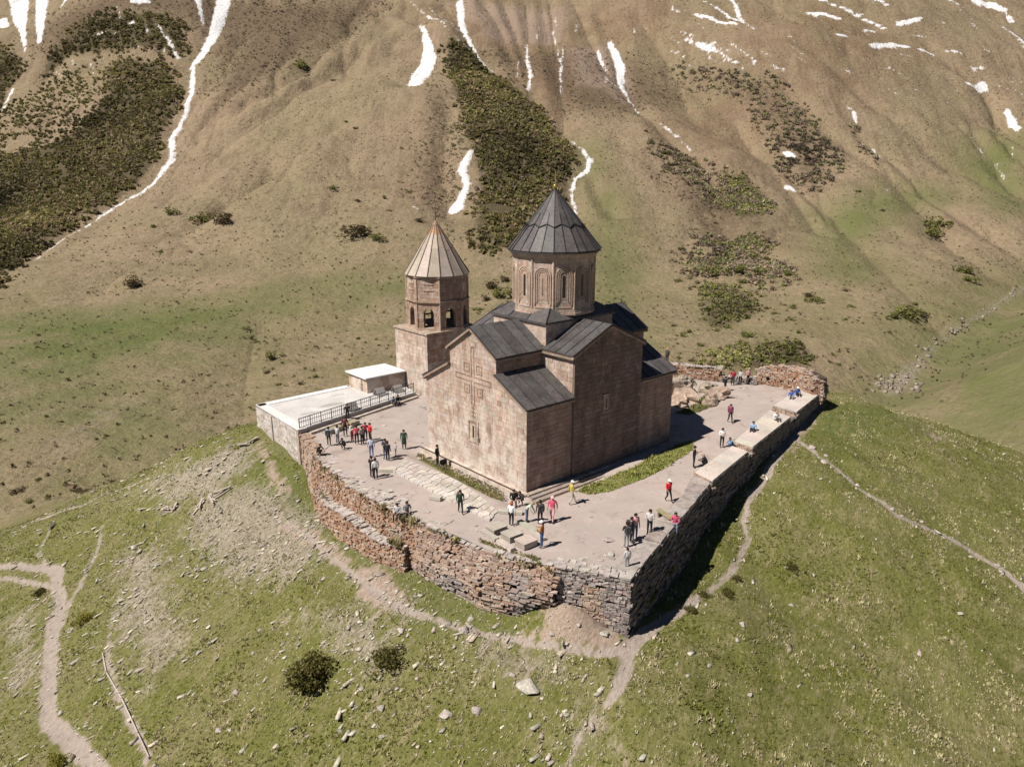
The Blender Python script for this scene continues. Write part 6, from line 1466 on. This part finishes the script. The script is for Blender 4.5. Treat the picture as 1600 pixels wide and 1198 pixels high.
# grass tufts rooted in the wall tops and ledges
def wall_grass(pts, zt, n, seed, label):
    r_ = np.random.default_rng(seed); P = np.array(pts, float); k = r_.integers(0, len(P) - 1, n); t = r_.random(n); q = P[k] * (1 - t[:, None]) + P[k + 1] * t[:, None]
    keepm = fbm(q[:, 0] / 1.3, q[:, 1] / 1.3, 3, 99) > .05
    q = q[keepm]; zz = np.full(len(q), zt) - r_.random(len(q)) ** 2 * 1.6 * (zt > -1)
    xx = q[:, 0] - .12 + r_.uniform(-.1, .3, len(q)) * (zz > zt - .1); yy = q[:, 1] + r_.uniform(-.1, .1, len(q))
    grass_field('grass', label, len(q), (0, 1, 0, 1), seed, .1, .28, [(.17, .18, .045), (.34, .29, .15)], lambda x, y, rr: np.arange(len(x)) >= 0, lambda x, y: zz, 4, (xx, yy))
wall_grass(TERRACE[1:7], -.02, 420, 141, 'grass tufts growing out of the orange and pinkish walls'); wall_grass([(-9.6, 2.2), (-10.3, 5.0), (-10.5, 9.0), (-9.7, 14)], -1.9, 260, 142, 'grass tufts on the buttress ledge')
wall_grass([(-3.0, -13.3), (11.5, -8.6)], -2.6, 260, 143, 'grass tufts clinging to the tall dark wall')
# rocks in the stream bed
def stream_rocks(n, seed):
    r_ = np.random.default_rng(seed); ln_ = STREAM[0]; k = r_.integers(0, len(ln_) - 1, n); k = np.where(r_.random(n) < .45, len(ln_) - 2, k); t = r_.random(n)
    A_ = np.array(ln_); p = A_[k] * (1 - t[:, None]) + A_[k + 1] * t[:, None]; x = p[:, 0] + r_.normal(size=n) * (p[:, 2] * .8 + .8); y = p[:, 1] + r_.normal(size=n) * (p[:, 2] * .8 + .8)
    z = z_ground(x, y); s = .2 + .7 * r_.random(n) ** 3
    V = np.array(box_v(-1, 1, -1, 1, -1, 1))[None] * (1 + r_.uniform(-.45, .15, (n, 8, 3))) * (s[:, None] * r_.uniform(.5, 1, (n, 3)))[:, None, :] + np.stack([x, y, z + .2 * s], -1)[:, None, :]
    Fq = (np.array(BOXF)[None] + (np.arange(n) * 8)[:, None, None]).reshape(-1, 4); c = np.array([.27, .23, .19])[None] * (1 + r_.uniform(-.35, .35, (n, 1)))
    tag(link('stream_rocks', fast_mesh('stream_rocks', V.reshape(-1, 3), Fq, M_rock, tint=np.repeat(c, 8, 0))), 'grey rocks scattered along the stream bed at the right', 'rocks', kind='stuff')
stream_rocks(260, 77)
# small stones strewn on the hillside: too many and small to single out
def strewn(n, seed):
    r_ = np.random.default_rng(seed); x = r_.uniform(-46, 75, n); y = r_.uniform(-42, 62, n)
    sc = hsample(HAT['scree'], x, y); p = hsample(HAT['path'], x, y)
    den = .03 * np.where(x + .15 * y > -6, .45, 1) + .55 * np.clip(sc * 1.4, 0, 1) * (fbm(x / 3, y / 3, 3, 67) > -.05) + .05 * (x + .15 * y < -6) + .3 * ((p > .25) & (p < .6)) + .07 * (fbm(x / 7, y / 7, 3, 66) > .15) * (x + .15 * y < -4)
    ok = in_view(x, y) & (poly_dist(x, y, TERRACE) > .3) & (r_.random(n) < den) & (hsample(HAT['nearhill'], x, y) > .6)
    x, y = x[ok], y[ok]; n = len(x); z = hsample(HG, x, y); s = .018 + .12 * r_.random(n) ** 10 + .032 * r_.random(n)
    unit = np.array(box_v(-1, 1, -1, 1, -1, 1)); V = unit[None] * (1 + r_.uniform(-.35, .15, (n, 8, 3))) * np.stack([s * r_.uniform(1.2, 3.6, n), s * r_.uniform(.5, 1, n), s * r_.uniform(.25, .5, n)], -1)[:, None, :]
    a = math.radians(19) + r_.normal(size=n) * .32; ca, sa = np.cos(a)[:, None], np.sin(a)[:, None]
    V = np.stack([V[..., 0] * ca - V[..., 1] * sa, V[..., 0] * sa + V[..., 1] * ca, V[..., 2]], -1) + np.stack([x, y, z + s * .25], -1)[:, None, :]
    Fq = (np.array(BOXF)[None] + (np.arange(n) * 8)[:, None, None]).reshape(-1, 4)
    c = np.array([.50, .45, .37])[None] * (1 + r_.uniform(-.35, .3, (n, 1))) * (1 + r_.uniform(-.05, .05, (n, 3)))
    o = link('stones', fast_mesh('stones', V.reshape(-1, 3), Fq, M_rock, tint=np.repeat(c, 8, 0))); tag(o, 'small pale stones strewn through the hillside grass', 'stones', kind='stuff'); print('stones', n)
strewn(230000, 31)
# pole handrail and timbers on the slope
hr = thing('pole_rail', (RAIL[0][0], RAIL[0][1], gz(RAIL[0][0], RAIL[0][1])), 'long bleached pole rail beside the narrow trail at the lower left', 'rail')
for (p, q) in zip(RAIL[:-1], RAIL[1:]):
    a, c = (p[0], p[1], gz(p[0], p[1]) + .12), (q[0], q[1], gz(q[0], q[1]) + .12)
    mk('pole', beam_v(a, c, .07, .06), BOXF, M_wood, hr, jit((.56, .49, .42)))
for p in RAIL: mk('post', beam_v((p[0], p[1], gz(p[0], p[1]) - .2), (p[0], p[1], gz(p[0], p[1]) + .2), .07, .07), BOXF, M_wood, hr, jit((.40, .34, .28)))
TLAB = ['pile of bleached boards on the slope below the flat roofed building, middle of three', 'pile of bleached boards on the slope below the flat roofed building, uppermost of three', 'pile of bleached boards on the slope below the flat roofed building, lowest of three', 'broken boards on the left slope, left of the board piles', 'broken boards just right of the other broken boards', 'pale board lying in the grass far left of the walls', 'pale boards at the corner of the flat roofed building', 'boards on the rubble below the flat roofed building', 'dark timber on the saddle at the left edge', 'pale timber across the footpath below the front wall', 'second pale timber above the footpath below the front wall']
for i, (x, y, s) in enumerate(TIMBER):
    t = thing('timber', (x, y, gz(x, y)), TLAB[i], 'timber'); a0 = rng.uniform(0, 3.1); nb_ = 1 if i in (5, 9, 10) else 4
    for k in range(nb_):
        a = a0 + rng.uniform(-.5, .5) * (k > 0); d = np.array([math.cos(a), math.sin(a)]) * s * rng.uniform(.35, .6); c = np.array([x, y]) + nrg.uniform(-.3, .3, 2) * s * .6 * (nb_ > 1)
        p, q = c - d, c + d
        mk('board', beam_v((*p, gz(*p) + .1 + .06 * k), (*q, gz(*q) + .1 + .06 * k), .13, .05), BOXF, M_wood, t, jit((.10, .09, .09) if i == 8 else (.47, .41, .35)))
# ---------------------------------------------------------------- people
def body(pose):
    """one continuous skinned figure, facing +x, feet or seat on z = 0; returns mesh with slots skin, top, trousers, shoes"""
    Lg = {}                                                     # joint tables by pose
    hipz, kneez = .90, .50
    lean = 0.0
    leg = {s: [(0, s * .09, .90), (.015, s * .10, .50), (-.01, s * .105, .09), (.13, s * .12, .045)] for s in (1, -1)}
    arm = {s: [(0, s * .19, 1.40), (-.03, s * .245, 1.13), (.05, s * .25, .89), (.07, s * .245, .80)] for s in (1, -1)}
    spine = [(0, 0, .95), (0, 0, 1.16), (0, 0, 1.34), (0, 0, 1.46)]; head = [(.01, 0, 1.53), (.025, 0, 1.60), (.02, 0, 1.67)]
    if pose == 'walk':
        leg = {1: [(0, .09, .89), (.17, .095, .50), (.27, .10, .10), (.40, .11, .06)], -1: [(0, -.09, .89), (.02, -.095, .48), (-.22, -.10, .14), (-.12, -.11, .045)]}
        arm = {1: [(0, .19, 1.40), (-.12, .24, 1.15), (-.12, .25, .92), (-.10, .25, .83)], -1: [(0, -.19, 1.40), (.06, -.24, 1.14), (.22, -.23, .98), (.29, -.22, .93)]}
    if pose == 'hold':
        arm = {s: [(0, s * .19, 1.40), (.02, s * .25, 1.13), (.24, s * .13, 1.22), (.31, s * .08, 1.27)] for s in (1, -1)}
    if pose == 'lean':
        spine = [(-.08, 0, .93), (.06, 0, 1.10), (.22, 0, 1.24), (.30, 0, 1.31)]; head = [(.35, 0, 1.36), (.41, 0, 1.41), (.46, 0, 1.46)]
        arm = {s: [(.25, s * .18, 1.26), (.32, s * .22, 1.0), (.45, s * .16, .80), (.5, s * .12, .73)] for s in (1, -1)}
    if pose == 'crouch':
        leg = {s: [(-.14, s * .10, .30), (.22, s * .15, .50), (-.02, s * .13, .09), (.12, s * .14, .045)] for s in (1, -1)}
        spine = [(-.14, 0, .34), (-.08, 0, .53), (.04, 0, .70), (.09, 0, .80)]; head = [(.12, 0, .86), (.15, 0, .93), (.16, 0, 1.0)]
        arm = {s: [(.06, s * .18, .75), (.20, s * .24, .56), (.36, s * .12, .50), (.43, s * .08, .50)] for s in (1, -1)}
    if pose in ('sit', 'sitflat'):
        if pose == 'sit': leg = {s: [(0, s * .09, .10), (.40, s * .12, .12), (.44, s * .12, -.30), (.56, s * .13, -.36)] for s in (1, -1)}
        else: leg = {s: [(0, s * .09, .11), (.36, s * .14, .36), (.50, s * .12, .08), (.62, s * .13, .045)] for s in (1, -1)}
        spine = [(0, 0, .13), (.0, 0, .34), (.03, 0, .52), (.05, 0, .64)]; head = [(.07, 0, .71), (.09, 0, .78), (.09, 0, .85)]
        arm = {s: [(.03, s * .19, .58), (.06, s * .25, .32), (.28, s * .14, .24), (.35, s * .10, .23)] for s in (1, -1)}
    V_ = []; E_ = []; Rd = []; seg = []
    def chain(pts, rads, start, part):
        prev = start
        for p, r, pt in zip(pts, rads, part):
            V_.append(p); Rd.append(r); i = len(V_) - 1
            if prev is not None: E_.append((prev, i)); seg.append((prev, i, pt))
            prev = i
        return prev
    root = chain(spine, [(.15, .125), (.14, .115), (.165, .12), (.075, .07)], None, [2, 1, 1, 1])
    chain(head, [(.055, .055), (.088, .10), (.07, .08)], root, [0, 0, 0])
    for s in (1, -1):
        chain(leg[s], [(.095, .095), (.062, .062), (.045, .045), (.042, .036)], 0, [2, 2, 2, 3])
        chain(arm[s], [(.062, .062), (.045, .045), (.034, .034), (.032, .022)], 2, [1, 1, 1, 0])
    me = bpy.data.meshes.new('skeleton'); me.from_pydata(V_, E_, []); o = bpy.data.objects.new('skeleton', me); COL.objects.link(o)
    o.modifiers.new('skin', 'SKIN'); o.modifiers.new('sub', 'SUBSURF').levels = 1
    for i, sv in enumerate(me.skin_vertices[0].data): sv.radius = Rd[i]; sv.use_root = (i == 0)
    dg = bpy.context.evaluated_depsgraph_get(); ev = o.evaluated_get(dg); m2 = bpy.data.meshes.new_from_object(ev)
    V2 = [tuple(v.co) for v in m2.vertices]; F2 = [tuple(p.vertices) for p in m2.polygons]
    bpy.data.objects.remove(o); bpy.data.meshes.remove(me); bpy.data.meshes.remove(m2)
    A_ = np.array(V_); mats = []
    for f in F2:
        c = np.mean([V2[i] for i in f], 0); best = (9, 0)
        for a, b, pt in seg:
            ab = A_[b] - A_[a]; t = np.clip((c - A_[a]) @ ab / (ab @ ab), 0, 1); dd = np.linalg.norm(c - A_[a] - t * ab)
            if dd < best[0]: best = (dd, pt)
        mats.append(best[1])
    # fingers, thumb, nose and ears
    def addbox(v, m):
        b = len(V2); V2.extend(v); F2.extend([tuple(i + b for i in f) for f in BOXF]); mats.extend([m] * 6)
    for s in (1, -1):
        w, h = np.array(arm[s][2]), np.array(arm[s][3]); d = (h - w) / np.linalg.norm(h - w); sd = np.cross(d, [0, 0, 1.0]); 
        if np.linalg.norm(sd) < .3: sd = np.array([1., 0, 0])
        sd /= np.linalg.norm(sd); dn = np.cross(sd, d)
        for k, ln_ in enumerate((.065, .075, .07, .055)):
            p = h + sd * (k - 1.5) * .017; q = p + d * ln_ * .6; addbox(beam_v(p, q, .014, .014), 0); addbox(beam_v(q, q + d * ln_ * .35 + dn * -.02, .013, .013), 0)
        addbox(beam_v(w + d * .03 + sd * .02, w + d * .07 + sd * .055, .016, .016), 0)
    hc = np.array(head[1]); hd = np.array([1., 0, 0])
    addbox(beam_v(hc + [.085, 0, .0], hc + [.105, 0, -.02], .025, .04), 0)
    for s in (1, -1): addbox(obox_v(hc + [.0, s * .088, 0], (.02, 0, 0), (0, .008, 0), (0, 0, .03)), 0); addbox(obox_v(hc + [.088, s * .035, .02], (.006, 0, 0), (0, .012, 0), (0, 0, .006)), 4)
    addbox(obox_v(hc + [.088, 0, -.045], (.005, 0, 0), (0, .02, 0), (0, 0, .004)), 4)
    if pose == 'coat':
        pass
    me = bpy.data.meshes.new('body_' + pose); me.from_pydata(V2, [], F2)
    for k in range(5): me.materials.append(None)
    me.polygons.foreach_set('material_index', mats); me.shade_smooth(); me.update()
    return me, head, spine
def shell(name, pts):
    V_, F_ = [], []; n = 12
    for (c, rx, ry) in pts: V_ += [(c[0] + rx * math.cos(2 * math.pi * i / n), c[1] + ry * math.sin(2 * math.pi * i / n), c[2]) for i in range(n)]
    for k in range(len(pts) - 1): F_ += [(k * n + i, k * n + (i + 1) % n, (k + 1) * n + (i + 1) % n, (k + 1) * n + i) for i in range(n)]
    F_.append(tuple(range((len(pts) - 1) * n, len(pts) * n)))
    me = mesh_of(name, V_, F_, None, None, True); me.materials.append(None); return me
BODY = {}
for p in ('stand', 'walk', 'hold', 'lean', 'crouch', 'sit', 'sitflat'): BODY[p] = body(p)
BODY['child'] = BODY['stand']; BODY['coat'] = BODY['stand']
HAIR = {}; HAT_M = {}; PACK = {}
for p, (me, head, spine) in BODY.items():
    h = np.array(head[1])
    HAIR[p] = shell('hair', [(h + [-.035, 0, -.05], .085, .095), (h + [-.03, 0, .02], .105, .105), (h + [-.01, 0, .07], .10, .098), (h + [.0, 0, .115], .06, .06)])
    HAT_M[p] = shell('hat', [(h + [.03, 0, .045], .135, .12), (h + [.005, 0, .055], .115, .11), (h + [0, 0, .105], .10, .10), (h + [0, 0, .15], .06, .06)])
    s2 = np.array(spine[2]); PACK[p] = mesh_of('backpack', stone_v(s2 + [-.2, 0, -.12], np.array([0, 1., 0]), np.array([-1., 0, 0]), np.array([0, 0, 1.]), .3, .46, .2, .12), BOXF, None); PACK[p].materials.append(None)
COATM = shell('coat', [((0, 0, .45), .17, .2), ((0, 0, .7), .15, .185), ((0, 0, .95), .13, .17), ((0, 0, 1.2), .13, .17)])
BAGM = mesh_of('bag', stone_v(np.array([.1, -.5, .2]), np.array([1., 0, 0]), np.array([0, 1., 0]), np.array([0, 0, 1.]), .5, .4, .3, .15), BOXF, None); BAGM.materials.append(None)
CC = dict(sky_blue=(.30, .42, .62), black=(.018, .018, .02), pale_grey=(.52, .51, .52), grey=(.25, .25, .26), maroon=(.16, .035, .045), white=(.78, .76, .74), red=(.50, .05, .07), crimson=(.32, .025, .05), bright_red=(.62, .035, .055),
          pale_blue=(.48, .53, .65), blue_jeans=(.09, .13, .27), navy=(.03, .04, .09), dark_green=(.025, .05, .035), charcoal=(.05, .05, .055), pale_green=(.50, .56, .50), denim=(.13, .17, .27), brown=(.07, .045, .03), orange_brown=(.38, .17, .07),
          rose=(.60, .09, .17), pink=(.66, .35, .36), yellow=(.50, .42, .08), beige=(.48, .42, .33), steel_blue=(.09, .22, .38), plum=(.25, .06, .12), royal_blue=(.05, .10, .42), dark_hair=(.02, .015, .012), blond_hair=(.38, .26, .13), red_hair=(.33, .10, .05),
          white_hat=(.80, .78, .75), pink_hat=(.7, .4, .42), orange_hat=(.6, .28, .12), skin=(.50, .31, .22), shoe=(.06, .055, .05))
def cm(n): return flat(n, CC[n])
def slot(o, i, m):
    o.material_slots[i].link = 'OBJECT'; o.material_slots[i].material = m
for (x, y, z, pose, face, top, leg_, hair, extra, label) in PEOPLE:
    me = BODY[pose][0]
    e = thing('person', (x, y, z), label, 'person', 'visitors on the terrace'); e.rotation_euler = (0, 0, math.radians(face))
    s = rng.uniform(.98, 1.08) * (.74 if pose == 'child' else 1.0); e.scale = (s * 1.08, s * 1.08, s)
    def part(nm, m):
        o = bpy.data.objects.new(nm, m); COL.objects.link(o); o.parent = e; return o
    b_ = part('body', me)
    for i, k in enumerate(('skin', top, leg_, 'shoe', 'dark_hair')): slot(b_, i, cm(k))
    if hair.endswith('_hat'):
        h_ = part('hat', HAT_M[pose]); slot(h_, 0, cm(hair))
    else:
        h_ = part('hair', HAIR[pose]); slot(h_, 0, cm(hair))
    if extra == 'backpack': slot(part('backpack', PACK[pose]), 0, cm('charcoal'))
    if pose == 'coat': slot(part('coat_skirt', COATM), 0, cm(top))
    if extra == 'bag':
        t = thing('bag', (x + .5, y - .15, 0), 'dark bag on the ground beside the person at the church step', 'bag')
        o = bpy.data.objects.new('bag_body', BAGM); COL.objects.link(o); o.parent = t; slot(o, 0, cm('black')); o.location = (-.1, .5, 0)
